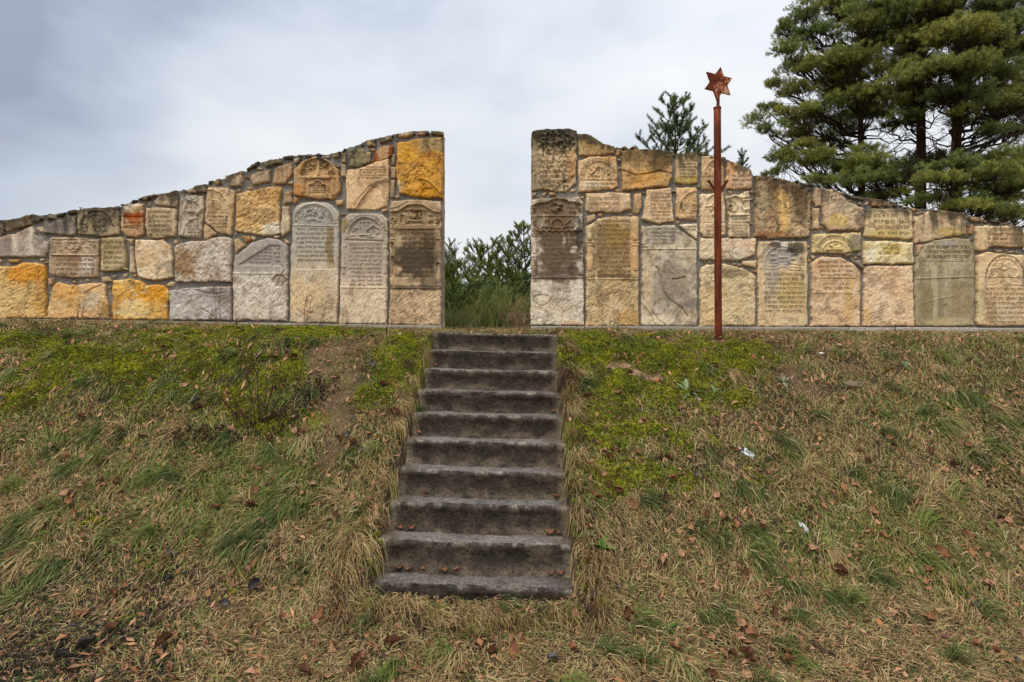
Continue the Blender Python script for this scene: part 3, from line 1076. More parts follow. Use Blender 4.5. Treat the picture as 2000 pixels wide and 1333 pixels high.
    S([(334, 568), (367, 564), (422, 559), (454, 560), (454, 626), (334, 626)], (182, 170, 156), c2=(160, 146, 130), rough=.010, stains=[('patch', 420, 575, 34, 12, (136, 124, 112), .6), ('patch', 350, 610, 24, 18, (206, 196, 180), .5)],
      feats=[('line', [(360, 570), (380, 566), (420, 576), (440, 572)], 2, -.006), ('line', [(395, 604), (412, 612), (424, 624)], 1.6, -.006)], label='grey rough block behind a dead weed')
    S([(440, 345), (476, 334), (475, 366), (451, 365)], (180, 152, 116), rough=.007)
    S([(481, 331), (505, 316), (503, 326), (485, 335)], (130, 114, 82), name='rubble_stone')
    S([(490, 341), (529, 333), (528, 356), (494, 364)], (184, 154, 116), rough=.007)
    S([(537, 329), (572, 318), (572, 342), (559, 361), (534, 361)], (196, 156, 108), rough=.008)
    S([(514, 318), (548, 310), (551, 319), (521, 329)], (140, 122, 92), name='rubble_stone')
    S([(553, 307), (575, 303), (573, 311), (556, 313)], (136, 122, 92), name='rubble_stone', edge=3)
    S([(575, 311), (591, 310), (587, 320), (576, 322)], (180, 152, 120), name='rubble_stone', edge=3, wob=.5)
    S([(464, 381), (491, 373), (529, 366), (551, 366), (549, 393), (548, 458), (521, 462), (494, 457), (460, 453)], (212, 170, 104), c2=(196, 146, 78), tool='chisel', ang=36, amp=.008, rough=.006, prot=.042,
      stains=[('patch', 535, 448, 26, 12, (216, 208, 184), .8), ('patch', 490, 458, 40, 8, (206, 190, 150), .5)], label='golden block with deep slanting chisel marks')
    S([(555, 377), (572, 374), (572, 396), (555, 401)], (204, 164, 116), rough=.007, name='rubble_stone')
    S([(553, 404), (567, 404), (568, 453), (553, 464), (549, 453)], (212, 186, 148), rough=.006, name='rubble_stone')
    S([(576, 334), (591, 318), (615, 308), (640, 312), (656, 329), (663, 334), (667, 372), (653, 391), (629, 391), (576, 383)], (194, 154, 104), c2=(182, 136, 80), rough=.004, prot=.045,
      stains=[('patch', 585, 372, 14, 20, (178, 110, 36), .6), ('patch', 640, 322, 30, 12, (140, 118, 88), .5), ('patch', 610, 335, 20, 16, (214, 180, 128), .4)],
      feats=[('area', [(588, 334), (600, 320), (622, 312), (645, 320), (656, 334), (655, 346), (590, 346)], -.008), ('arch', 623, 340, 32, 29, 2.2, .014), ('leafy', 610, 327, 10, 9, .014, 3.4, 6), ('leafy', 635, 327, 10, 9, .014, 3.4, 7), ('rect', 621, 316, 626, 344, .014),
             ('ros', 596, 337, 8, .013), ('ros', 648, 340, 8, .013), ('rect', 590, 346, 658, 351, .010), ('rect', 598, 352, 648, 381, -.014), ('col', 593, 352, 380, 4, .012), ('col', 652, 352, 384, 4, .012),
             ('line', [(604, 380), (604, 362), (611, 361)], 2, .014), ('arch', 622, 362, 11, 8, 2.2, .014), ('line', [(633, 362), (641, 363), (641, 381)], 2, .014)], text=[('b', 608, 362, 638, 379, 4)], label='orange brown carved arch top with a tree, two rosettes and a small portal')
    S([(574, 415), (580, 401), (607, 395), (640, 396), (656, 407), (664, 418), (663, 523), (660, 631), (567, 631), (568, 523)], (206, 184, 150), c2=(196, 166, 126), rough=.003,
      stains=[('below', 560, 470, (168, 160, 146), .8), ('streak', 648, 7, 444, 526, (132, 104, 52), .75), ('patch', 615, 425, 40, 24, (150, 146, 140), .6), ('patch', 600, 580, 34, 40, (222, 190, 142), .6)],
      feats=[('arch', 615, 436, 41, 36, 2.4, .007), ('arch', 615, 436, 28, 26, 1.8, .006), ('leafy', 615, 424, 24, 13, .007, 5, 9), ('line', [(570, 441), (662, 443)], 1.4, .005), ('area', [(566, 527), (662, 527), (662, 633), (566, 633)], .006),
             ('tool', [(566, 527), (662, 527), (662, 633), (566, 633)], 55, .005)], text=[('a', 615, 438, 32, 28, 6), ('b', 577, 444, 655, 513, 8)], label='tall round topped gravestone with a carved wreath, grey above and buff below')
    S([(460, 501), (494, 474), (526, 465), (548, 469), (564, 480), (563, 550), (563, 628), (457, 626), (457, 539)], (208, 192, 170), c2=(196, 178, 152), rough=.003,
      stains=[('below', 545, 520, (158, 146, 134), .9), ('patch', 548, 548, 14, 9, (140, 120, 92), .7), ('patch', 500, 525, 40, 5, (150, 138, 126), .5)],
      feats=[('area', [(471, 517), (530, 480), (551, 481), (551, 519)], -.012), ('line', [(471, 518), (553, 520)], 1.6, -.008), ('line', [(553, 479), (553, 520)], 1.4, .006), ('line', [(459, 535), (563, 536)], 1.2, .005), ('arch', 548, 552, 13, 12, 1.8, -.010), ('ring', 548, 549, 11, 1.6, -.008), ('line', [(541, 556), (556, 527)], 1.5, .008),
             ('tool', [(456, 537), (563, 537), (563, 630), (456, 630)], 50, .006), ('line', [(535, 483), (535, 518)], 1.4, .005)],
      text=[('b', 478, 484, 533, 516, 5, 7.5), ('b', 537, 484, 550, 514, 4)], label='grey slab with a slanted sunken panel of Hebrew and a carved round emblem')
    S([(457, 469), (467, 466), (482, 480), (463, 496)], (206, 170, 118), rough=.007, name='rubble_stone')
    S([(472, 461), (491, 463), (494, 469), (483, 476)], (180, 126, 60), rough=.006, name='rubble_stone', edge=3, wob=.5)
    S([(492, 462), (503, 466), (496, 471)], (216, 192, 150), rough=.006, name='rubble_stone', edge=2, wob=.3)
    S([(536, 461), (549, 461), (546, 467), (538, 466)], (206, 184, 144), rough=.006, name='rubble_stone', edge=2, wob=.3)
    S([(557, 466), (567, 474), (565, 479), (558, 475)], (206, 168, 120), rough=.006, name='rubble_stone', edge=2, wob=.3)
    S([(575, 385), (588, 388), (577, 401), (573, 399)], (196, 138, 84), rough=.006, name='rubble_stone', edge=3, wob=.5)
    S([(656, 393), (672, 391), (670, 401), (659, 403)], (196, 156, 104), rough=.006, name='rubble_stone', edge=3, wob=.5)
    S([(681, 297), (703, 287), (725, 301), (725, 317), (706, 328), (681, 327)], (148, 132, 92), c2=(124, 114, 76), rough=.010, stains=[('spots', 7, .1, (92, 88, 60), .6)], label='dark greenish rough block near the top')
    S([(731, 303), (747, 286), (769, 287), (768, 306), (744, 317), (728, 319)], (186, 142, 96), c2=(168, 116, 66), rough=.009, stains=[('patch', 766, 298, 8, 14, (130, 58, 18), .9), ('patch', 733, 310, 7, 12, (130, 62, 24), .9)], label='wedge shaped block with rusty edges')
    S([(716, 275), (736, 271), (734, 287), (716, 287)], (176, 146, 100), rough=.008)
    S([(741, 270), (769, 265), (768, 276), (744, 282)], (148, 130, 96), rough=.008, name='rubble_stone')
    S([(679, 333), (703, 331), (734, 319), (760, 312), (761, 366), (758, 404), (731, 412), (678, 410), (676, 366)], (220, 180, 130), c2=(208, 162, 110), rough=.005, prot=.05,
      feats=[('area', [(696, 412), (706, 394), (722, 372), (742, 358), (762, 354), (764, 414)], -.020, 1.6), ('line', [(694, 404), (704, 388), (722, 368), (744, 356), (760, 353)], 2.2, -.006), ('tool', [(676, 330), (698, 330), (698, 412), (676, 412)], 60, .004)],
      stains=[('patch', 720, 395, 30, 18, (204, 170, 126), .5)], text=[('b', 700, 326, 757, 352, 5)], label='broken tan gravestone with its lower right corner split away')
    S([(777, 281), (804, 276), (829, 272), (865, 270), (865, 390), (829, 388), (779, 379), (774, 334)], (206, 146, 38), c2=(186, 122, 22), rough=.013, prot=.055, edge=5,
      stains=[('patch', 838, 284, 36, 24, (150, 134, 96), .75), ('patch', 780, 366, 9, 18, (190, 166, 128), .8), ('patch', 800, 300, 30, 26, (214, 160, 50), .4), ('spots', 14, .25, (150, 92, 14), .6), ('patch', 835, 375, 30, 16, (190, 128, 24), .6)],
      feats=[('line', [(820, 352), (836, 354), (850, 366), (864, 380)], 3, .012), ('line', [(822, 388), (830, 372), (845, 372)], 2.4, -.010), ('line', [(836, 290), (842, 300), (840, 310)], 2, -.012)] +
            [('line', [(x, y), (x + 3, y - 5)], 1.6, -.008) for x, y in ((800, 342), (808, 336), (814, 344), (822, 338), (796, 352), (812, 354), (830, 334), (836, 342), (804, 326), (816, 326), (844, 346), (792, 362), (800, 362))], label='big bright ochre yellow block at the upper corner beside the gap')
    for P in ([(766, 303), (774, 302), (772, 324), (765, 324)], [(764, 328), (774, 328), (774, 350), (764, 350)], [(763, 353), (773, 352), (771, 388), (763, 388)], [(668, 300), (678, 300), (678, 320), (668, 319)], [(668, 323), (677, 323), (678, 347), (668, 347)],
              [(772, 264), (810, 257), (812, 265), (779, 271)], [(814, 257), (838, 256), (838, 264), (816, 266)], [(842, 257), (866, 258), (866, 266), (842, 265)], [(648, 302), (666, 296), (664, 308), (652, 311)], [(744, 410), (758, 409), (756, 415), (748, 416)]):
        S(P, random.choice([(190, 164, 126), (170, 148, 112), (196, 160, 112)]), name='rubble_stone', edge=3, wob=.6)
    S([(668, 429), (684, 418), (722, 416), (747, 420), (759, 429), (759, 508), (756, 634), (664, 634), (667, 508)], (212, 186, 152), c2=(202, 172, 136), rough=.0025,
      stains=[('below', 570, 505, (166, 152, 134), .85), ('patch', 672, 440, 10, 16, (142, 116, 60), .8), ('patch', 715, 440, 34, 22, (140, 132, 122), .6)],
      feats=[('half', 715, 463, 34, 36, -.008), ('arch', 715, 463, 35, 37, 1.6, .007), ('line', [(676, 470), (750, 472)], 1.8, -.010), ('line', [(682, 463), (690, 460), (700, 462), (712, 460), (724, 464), (736, 462)], 1.8, .008), ('frame', 703, 434, 725, 460, 1.6, .008), ('line', [(710, 436), (710, 458)], 1.4, .007), ('line', [(717, 436), (717, 458)], 1.4, .007),
             ('line', [(717, 450), (730, 442)], 2, .010), ('leafy', 694, 450, 8, 10, .006, 3.4), ('leafy', 736, 452, 8, 9, .006, 3.4), ('col', 673, 484, 536, 4, .007), ('col', 754, 484, 536, 4, .007), ('rect', 669, 480, 678, 484, .007), ('rect', 749, 482, 759, 486, .007), ('rect', 669, 520, 678, 524, .006),
             ('tool', [(664, 562), (758, 562), (758, 636), (664, 636)], 50, .005), ('line', [(664, 562), (758, 563)], 1.5, .005)], text=[('a', 715, 464, 38, 38, 6), ('b', 679, 474, 748, 560, 11)], label='grey arched gravestone with a carved bookcase in the lunette')
    S([(764, 393), (800, 391), (862, 393), (862, 561), (862, 637), (760, 635), (763, 558), (761, 460)], (198, 166, 124), c2=(176, 146, 106), rough=.004, prot=.04,
      stains=[('patch', 812, 505, 44, 62, (74, 62, 48), .95), ('patch', 812, 440, 56, 46, (132, 108, 76), .7), ('streak', 842, 16, 455, 570, (78, 64, 48), .7), ('patch', 812, 562, 60, 6, (64, 56, 46), .8), ('patch', 770, 500, 8, 30, (80, 64, 44), .6)],
      feats=[('area', [(764, 416), (780, 414), (800, 402), (826, 402), (846, 415), (862, 417), (862, 440), (764, 440)], -.012), ('line', [(764, 415), (780, 413), (796, 402), (813, 400), (830, 403), (846, 414), (862, 417)], 2, .008), ('line', [(764, 408), (778, 404), (798, 393)], 1.4, .006), ('leafy', 812, 420, 14, 11, .018, 4, 3),
             ('line', [(796, 436), (798, 432), (811, 433), (826, 432), (829, 438)], 2, .014), ('line', [(794, 411), (804, 410), (813, 412), (822, 410), (832, 412)], 2, .014), ('frame', 781, 420, 792, 439, 1.8, .014), ('leafy', 769, 432, 5, 10, .014, 3, 5), ('leafy', 856, 434, 5, 10, .014, 3, 5), ('leafy', 841, 430, 7, 9, .012, 4, 8),
             ('rect', 763, 441, 862, 449, .006), ('rect', 774, 450, 850, 544, -.010), ('ros', 768, 460, 5, .010), ('rect', 763, 466, 772, 469, .008), ('col', 856, 464, 552, 5, .012), ('rect', 851, 466, 861, 470, .010), ('rect', 851, 512, 861, 516, .010), ('area', [(764, 474), (771, 476), (768, 488), (764, 484)], -.025),
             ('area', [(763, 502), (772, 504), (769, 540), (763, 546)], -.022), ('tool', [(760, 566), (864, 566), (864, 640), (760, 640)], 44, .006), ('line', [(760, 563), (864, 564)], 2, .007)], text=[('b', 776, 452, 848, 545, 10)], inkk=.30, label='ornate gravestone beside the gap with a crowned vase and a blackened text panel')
    rubble(W, SIL_L, (-460, 862), (617, 634), 60, 4)
    return W


def build_right():
    W = empty('gravestone_wall', (3.2, D, .03), 'right memorial wall of mortared gravestones, its top falling away from the gap to the right', 'wall', 'walls of gravestones either side of the gap')
    W['kind'] = 'thing'
    core(W, SIL_R, 637, 641)
    pl = MB()
    x0, x1 = (1037 - 1000) * K, (2060 - 1000) * K
    segs = [(1037, 1140), (1141.5, 1290), (1291, 1652), (1653, 1740), (1741, 1905), (1906, 2060)]
    for a, b in segs:
        n = max(4, int((b - a) / 8))
        xs = (np.linspace(a, b, n) - 1000) * K
        zt = EYE + (640 - np.interp(xs / K + 1000, [1037, 2060], [637, 641])) * K + random.uniform(-.004, .004)
        yj = D - .055 + random.uniform(-.006, .006) + .004 * noise(xs * 5, xs * 0, 3)
        pr = [np.stack([xs, yj + .09, zt], 1), np.stack([xs, yj + .006, zt], 1), np.stack([xs, yj, zt - .007], 1), np.stack([xs, yj, zt - .3], 1)]
        V = np.concatenate(pr)
        i = np.arange(n - 1)
        q = np.concatenate([np.stack([i + j * n, i + (j + 1) * n, i + 1 + (j + 1) * n, i + 1 + j * n], 1) for j in range(3)])
        pl.add(V, q, col=lin((158, 150, 138), ALB) * random.uniform(.85, 1.1))
        # ends of each kerb length
        for e, s in ((0, 1), (n - 1, -1)):
            Q = np.array([V[e + n], V[e + 2 * n], V[e + 3 * n], V[e + 3 * n] + [0, .09, 0], V[e]])
            pl.add(Q, None, [[0, 1, 2], [0, 2, 3], [0, 3, 4]], lin((120, 112, 100), ALB))
    pl.build('plinth', M_CONC, W, smooth=False)
    S = lambda *a, **k: stone(W, *a, **k)
    S([(1039, 257), (1064, 254), (1111, 253), (1127, 256), (1125, 360), (1103, 379), (1064, 372), (1039, 374)], (206, 176, 130), c2=(190, 154, 106), rough=.004, prot=.045,
      stains=[('below', 312, 272, (70, 64, 52), .9), ('spots', 4, .05, (66, 58, 44), .7), ('patch', 1046, 330, 10, 60, (140, 124, 98), .7), ('patch', 1115, 330, 12, 34, (200, 148, 86), .5)],
      feats=[('leafy', 1085, 282, 40, 24, .012, 4.2, 2), ('ring', 1094, 288, 9, 1.8, .008), ('line', [(1088, 305), (1094, 310), (1116, 310)], 1.3, -.005), ('line', [(1046, 344), (1046, 372)], 1.3, -.005), ('area', [(1078, 376), (1100, 356), (1112, 350), (1128, 340), (1126, 382), (1090, 384)], -.014, 1.5)],
      text=[('b', 1048, 313, 1116, 370, 6)], label='gravestone at the gap corner with a black lichened carved top')
    S([(1129, 260), (1155, 265), (1177, 281), (1200, 286), (1200, 301), (1171, 305), (1129, 306)], (192, 156, 104), c2=(170, 134, 80), rough=.011, stains=[('patch', 1160, 288, 26, 14, (140, 112, 60), .6)])
    S([(1129, 316), (1152, 308), (1204, 308), (1207, 366), (1196, 372), (1129, 377)], (212, 174, 122), c2=(204, 162, 108), rough=.0025, prot=.045,
      stains=[('patch', 1192, 312, 20, 10, (186, 128, 64), .6), ('patch', 1160, 362, 26, 8, (222, 206, 176), .5)],
      feats=[('half', 1169, 350, 27, 30, -.006), ('arch', 1169, 350, 28, 31, 1.5, -.007), ('leafy', 1160, 340, 13, 12, .010, 4.2, 12), ('ring', 1186, 337, 3.5, 1.6, .008), ('ring', 1188, 346, 4.5, 1.6, .008), ('line', [(1178, 330), (1176, 350)], 2, .007), ('line', [(1130, 355), (1206, 355)], 1.4, -.005), ('line', [(1148, 347), (1158, 338), (1166, 326), (1175, 330)], 1.6, .009)],
      text=[('a', 1169, 352, 32, 34, 6), ('b', 1138, 357, 1202, 371, 2)], label='tan gravestone top with a carved branch inside an arch')
    S([(1213, 297), (1240, 293), (1275, 293), (1311, 297), (1312, 350), (1302, 366), (1245, 371), (1215, 373)], (200, 158, 98), c2=(184, 138, 76), rough=.012, prot=.05,
      stains=[('below', 338, 304, (104, 82, 52), .8), ('patch', 1285, 318, 30, 24, (92, 74, 48), .7), ('patch', 1260, 350, 40, 16, (206, 150, 74), .6)], feats=[('line', [(1216, 336), (1240, 345), (1262, 342), (1286, 336), (1311, 342)], 2.4, -.014)], label='dark ochre rough block split by a horizontal crack')
    S([(1143, 379), (1196, 377), (1231, 379), (1231, 410), (1209, 416), (1190, 416), (1143, 415)], (218, 184, 140), c2=(210, 172, 126), rough=.003, feats=[('line', [(1146, 382), (1204, 382)], 1.2, -.004)] , text=[('b', 1147, 384, 1208, 414, 3)], label='pale strip with an inscription lying on its side')
    S([(1237, 379), (1253, 377), (1253, 407), (1244, 421), (1236, 416)], (212, 170, 118), rough=.006)
    S([(1037, 392), (1050, 390), (1130, 386), (1138, 397), (1138, 460), (1140, 555), (1140, 637), (1037, 635)], (214, 196, 168), c2=(200, 178, 146), rough=.004, prot=.045,
      stains=[('patch', 1086, 478, 52, 82, (104, 82, 60), .95), ('patch', 1088, 420, 60, 46, (112, 90, 66), .9), ('patch', 1088, 535, 60, 20, (98, 80, 62), .85), ('patch', 1130, 460, 8, 40, (58, 48, 38), .8), ('streak', 1100, 3, 466, 482, PALE, .8), ('patch', 1121, 487, 6, 6, PALE, .7), ('patch', 1090, 566, 24, 7, (150, 132, 112), .7), ('patch', 1115, 632, 24, 8, (206, 160, 112), .6)],
      feats=[('area', [(1038, 404), (1050, 399), (1070, 397), (1082, 390), (1094, 389), (1108, 395), (1124, 397), (1138, 402), (1138, 422), (1038, 422)], -.012), ('line', [(1038, 404), (1048, 399), (1068, 397), (1078, 391), (1090, 388), (1102, 391), (1110, 396), (1124, 397), (1138, 403)], 2.4, .012),
             ('leafy', 1087, 407, 14, 10, .018, 4, 5), ('line', [(1050, 423), (1128, 424)], 2, .010), ('ros', 1043, 411, 5, .012), ('ros', 1043, 437, 5, .012), ('ros', 1133, 411, 5, .012), ('rect', 1057, 426, 1071, 446, .008), ('rect', 1102, 427, 1120, 446, .008), ('line', [(1059, 446), (1062, 434), (1070, 430), (1070, 446)], 1.6, .008),
             ('arch', 1088, 445, 13, 16, 2.2, .013), ('line', [(1074, 446), (1103, 447)], 2, .010), ('line', [(1104, 440), (1116, 428), (1118, 446)], 1.6, .010), ('wave', 1052, 1127, 452, 1.8, 12, 2, .012), ('col', 1043, 466, 497, 5, .014), ('col', 1043, 505, 540, 5, .014), ('rect', 1037, 456, 1049, 464, .010), ('rect', 1037, 498, 1049, 504, .012), ('rect', 1128, 499, 1139, 505, .012), ('col', 1133, 506, 538, 5, .014),
             ('col', 1133, 478, 497, 5, .012), ('area', [(1128, 452), (1138, 452), (1138, 480), (1134, 478), (1131, 468)], -.016), ('rect', 1037, 541, 1140, 545, .006), ('line', [(1049, 453), (1049, 540)], 1.3, -.006), ('line', [(1128, 455), (1128, 540)], 1.3, -.006),
             ('arch', 1058, 588, 17, 11, 1.7, -.007), ('line', [(1041, 588), (1048, 595), (1058, 599), (1068, 595), (1075, 588)], 1.5, -.007), ('area', [(1041, 588), (1050, 580), (1058, 578), (1068, 581), (1075, 588), (1068, 595), (1058, 598), (1050, 595)], -.003), ('tool', [(1078, 565), (1142, 560), (1142, 640), (1036, 640), (1036, 606), (1070, 604)], 44, .006)],
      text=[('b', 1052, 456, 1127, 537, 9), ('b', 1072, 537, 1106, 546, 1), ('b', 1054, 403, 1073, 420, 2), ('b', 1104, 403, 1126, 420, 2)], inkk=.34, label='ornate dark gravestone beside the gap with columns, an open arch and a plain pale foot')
    S([(1144, 445), (1168, 429), (1196, 423), (1247, 424), (1247, 545), (1247, 638), (1144, 638)], (204, 176, 130), c2=(186, 152, 100), rough=.006,
      stains=[('patch', 1195, 490, 42, 66, (138, 110, 68), .8), ('patch', 1200, 460, 30, 30, (160, 126, 66), .6), ('patch', 1170, 475, 16, 40, (132, 112, 82), .5), ('patch', 1236, 480, 8, 60, (208, 164, 112), .7), ('patch', 1151, 510, 7, 26, (208, 164, 118), .7), ('patch', 1195, 540, 40, 6, (88, 76, 58), .7), ('patch', 1230, 620, 30, 20, (196, 150, 90), .6)],
      feats=[('rect', 1159, 424, 1233, 544, -.010), ('col', 1151, 446, 471, 6, .014), ('col', 1151, 483, 530, 7, .016), ('rect', 1143, 473, 1159, 482, .010), ('col', 1239, 426, 471, 6, .014), ('col', 1239, 483, 530, 7, .016), ('rect', 1232, 473, 1247, 482, .010), ('rect', 1144, 531, 1158, 544, .006), ('rect', 1232, 530, 1247, 544, .006),
             ('line', [(1145, 477), (1158, 477)], 1.2, -.008), ('line', [(1233, 477), (1246, 477)], 1.2, -.008), ('tool', [(1142, 548), (1250, 548), (1250, 640), (1142, 640)], 40, .007), ('line', [(1144, 546), (1248, 546)], 1.6, .006)], text=[('b', 1161, 428, 1231, 543, 13)], label='brownish gravestone framed by two carved columns')
    for P in ([(1144, 423), (1162, 420), (1163, 429), (1146, 438)], [(1073, 377), (1083, 378), (1084, 384), (1072, 383)], [(1039, 377), (1048, 377), (1047, 386), (1039, 386)], [(1203, 290), (1210, 290), (1210, 306), (1203, 305)], [(1154, 419), (1162, 418), (1162, 424), (1155, 424)], [(1168, 418), (1176, 418), (1175, 424), (1168, 424)]):
        S(P, random.choice([(204, 172, 128), (176, 156, 124), (200, 150, 96)]), name='rubble_stone', edge=3, wob=.5)
    S([(1262, 372), (1310, 368), (1312, 402), (1315, 434), (1287, 438), (1269, 435), (1253, 428), (1258, 402)], (220, 184, 138), c2=(212, 172, 124), rough=.003, prot=.042, text=[('b', 1264, 376, 1308, 432, 8)])
    S([(1319, 301), (1361, 298), (1363, 358), (1348, 361), (1319, 358)], (200, 170, 122), c2=(186, 154, 98), rough=.003, stains=[('below', 322, 296, (112, 94, 66), .8), ('streak', 1333, 6, 300, 335, DK, .7), ('patch', 1340, 352, 30, 8, (176, 150, 70), .7)], text=[('b', 1322, 305, 1359, 350, 7)], label='small gravestone with a yellowish lower edge')
    S([(1369, 307), (1413, 307), (1413, 370), (1398, 375), (1369, 371)], (214, 174, 122), rough=.003, feats=[('arch', 1402, 348, 30, 36, 1.6, .006), ('arch', 1402, 348, 18, 24, 1.6, -.006), ('line', [(1370, 348), (1396, 348)], 1.3, -.005), ('line', [(1371, 345), (1371, 309), (1400, 309)], 1.4, .005)], text=[('a', 1402, 349, 22, 28, 6), ('b', 1374, 352, 1396, 370, 2)])
    S([(1417, 314), (1433, 317), (1467, 333), (1468, 370), (1417, 371)], (216, 178, 130), c2=(208, 158, 104), rough=.004, stains=[('patch', 1428, 330, 12, 18, (206, 142, 84), .6)], text=[('b', 1422, 340, 1466, 367, 3)])
    S([(1320, 368), (1359, 367), (1361, 387), (1360, 432), (1328, 430), (1319, 425)], (216, 180, 128), c2=(210, 168, 112), rough=.003, feats=[('arch', 1362, 412, 38, 38, 1.6, .006), ('arch', 1362, 412, 28, 28, 1.6, .005), ('ring', 1354, 406, 6.5, 1.7, .007), ('ring', 1354, 406, 2.6, 1.4, .006), ('ring', 1354, 390, 2.6, 1.4, .006), ('line', [(1326, 419), (1358, 419)], 1.2, -.004)], text=[('a', 1362, 413, 31, 31, 6), ('b', 1328, 421, 1358, 430, 1)], label='gravestone fragment with part of an arch and a ring')
    S([(1366, 380), (1413, 377), (1416, 416), (1417, 460), (1404, 465), (1372, 463), (1366, 454)], (226, 194, 150), c2=(216, 180, 134), rough=.003, feats=[('arch', 1402, 410, 28, 32, 2, .009), ('line', [(1376, 405), (1386, 404), (1390, 398)], 1.8, .009), ('leafy', 1394, 416, 10, 16, .010, 5, 14), ('line', [(1372, 437), (1412, 437)], 1.3, -.004)], text=[('b', 1372, 440, 1414, 462, 3)])
    S([(1417, 386), (1446, 380), (1454, 375), (1461, 375), (1464, 422), (1462, 465), (1423, 463), (1421, 416)], (226, 200, 158), c2=(214, 184, 138), rough=.003, prot=.045, stains=[('patch', 1424, 402, 6, 12, (90, 76, 54), .6), ('patch', 1448, 460, 12, 6, DK, .5)],
      feats=[('area', [(1420, 392), (1440, 384), (1450, 400), (1450, 420), (1422, 420)], -.010), ('arch', 1430, 412, 24, 28, 2.2, .014), ('leafy', 1424, 404, 6, 10, .014, 3.4, 16), ('line', [(1432, 414), (1438, 402), (1432, 394)], 2.4, .016), ('line', [(1445, 388), (1460, 386)], 1.8, .012), ('line', [(1450, 393), (1460, 392)], 1.8, .012), ('line', [(1446, 404), (1450, 412), (1460, 410)], 2.4, .014), ('line', [(1421, 422), (1464, 421)], 2, .012), ('rect', 1423, 424, 1455, 462, -.006), ('line', [(1457, 426), (1464, 426)], 1.5, .010), ('line', [(1457, 430), (1464, 430)], 1.5, .010), ('line', [(1457, 434), (1464, 434)], 1.5, .010)], text=[('b', 1424, 426, 1458, 462, 6)], label='pale carved fragment with a curling leaf over lines of Hebrew, right of the post')
    S([(1325, 440), (1361, 437), (1361, 470), (1342, 457)], (226, 200, 162), rough=.003, text=[('b', 1330, 441, 1359, 452, 2)])
    S([(1366, 466), (1476, 466), (1474, 498), (1457, 507), (1416, 510), (1366, 507)], (226, 202, 166), c2=(216, 184, 144), tool='chisel', ang=30, amp=.0045, rough=.006, stains=[('patch', 1450, 476, 24, 10, (216, 178, 140), .6)], label='wide pale chiselled block behind the post')
    S([(1449, 510), (1476, 510), (1476, 525), (1449, 517)], (216, 182, 136), rough=.005)
    S([(1252, 443), (1313, 440), (1328, 451), (1360, 472), (1361, 637), (1252, 637)], (206, 186, 154), c2=(186, 164, 132), rough=.0035, prot=.04,
      stains=[('patch', 1310, 560, 50, 60, (146, 132, 112), .85), ('patch', 1290, 460, 40, 24, (160, 148, 128), .7), ('spots', 8, .12, (118, 106, 90), .55), ('patch', 1345, 595, 12, 10, (112, 104, 94), .7), ('patch', 1265, 560, 10, 60, (212, 186, 142), .5), ('patch', 1280, 625, 40, 14, (222, 204, 170), .6)],
      feats=[('line', [(1253, 488), (1360, 487)], 1.4, .006), ('line', [(1270, 504), (1276, 520), (1284, 526), (1290, 545), (1294, 568), (1304, 584), (1318, 594), (1330, 602), (1342, 620)], 1.6, -.010), ('line', [(1312, 546), (1322, 546), (1336, 542)], 2.2, -.012), ('line', [(1258, 600), (1270, 618), (1278, 634)], 1.4, -.008), ('line', [(1275, 612), (1284, 625), (1300, 636)], 1.3, -.007), ('col', 1257, 446, 480, 5, .008), ('rect', 1252, 480, 1264, 484, .008)],
      text=[('b', 1266, 444, 1318, 480, 5)], label='tall cracked grey slab with only its top inscribed')
    S([(1366, 525), (1380, 517), (1416, 516), (1451, 525), (1474, 539), (1474, 637), (1366, 639)], (216, 190, 142), c2=(206, 172, 120), tool='chisel', ang=35, amp=.005, rough=.005, prot=.04, stains=[('patch', 1425, 534, 44, 12, (128, 108, 78), .75), ('patch', 1410, 600, 40, 34, (222, 194, 142), .5), ('patch', 1400, 632, 40, 8, (160, 132, 90), .5)], label='yellowish rough foot of a gravestone behind the post')
    S([(1473, 343), (1506, 348), (1537, 353), (1570, 366), (1581, 386), (1579, 465), (1511, 467), (1471, 464)], (190, 158, 114), c2=(160, 126, 84), tool='chisel', ang=60, amp=.004, rough=.010, prot=.052, edge=5,
      stains=[('below', 440, 362, (116, 92, 62), .8), ('streak', 1524, 13, 372, 462, (220, 176, 108), .85), ('streak', 1512, 6, 350, 385, (66, 56, 40), .8), ('streak', 1558, 15, 366, 440, (84, 66, 44), .75), ('patch', 1485, 400, 14, 40, (180, 160, 130), .5), ('streak', 1514, 6, 436, 466, (84, 66, 38), .7), ('patch', 1500, 458, 34, 8, (146, 96, 46), .7), ('spots', 5, .15, (80, 64, 44), .6)], label='big brown weathered block with a light orange streak down the middle')
    S([(1585, 368), (1602, 368), (1602, 404), (1590, 405), (1585, 394)], (198, 166, 124), rough=.006)
    S([(1585, 408), (1599, 408), (1598, 449), (1584, 449)], (206, 170, 126), rough=.006)
    S([(1605, 371), (1628, 371), (1651, 394), (1686, 408), (1685, 445), (1669, 451), (1616, 451), (1604, 437)], (202, 172, 132), c2=(188, 154, 112), tool='chisel', ang=30, amp=.0035, rough=.007, stains=[('patch', 1630, 432, 22, 14, (196, 166, 84), .6), ('patch', 1675, 430, 10, 20, (104, 92, 78), .7), ('patch', 1640, 400, 26, 16, (160, 142, 120), .6)], text=[('b', 1612, 380, 1644, 396, 2)])
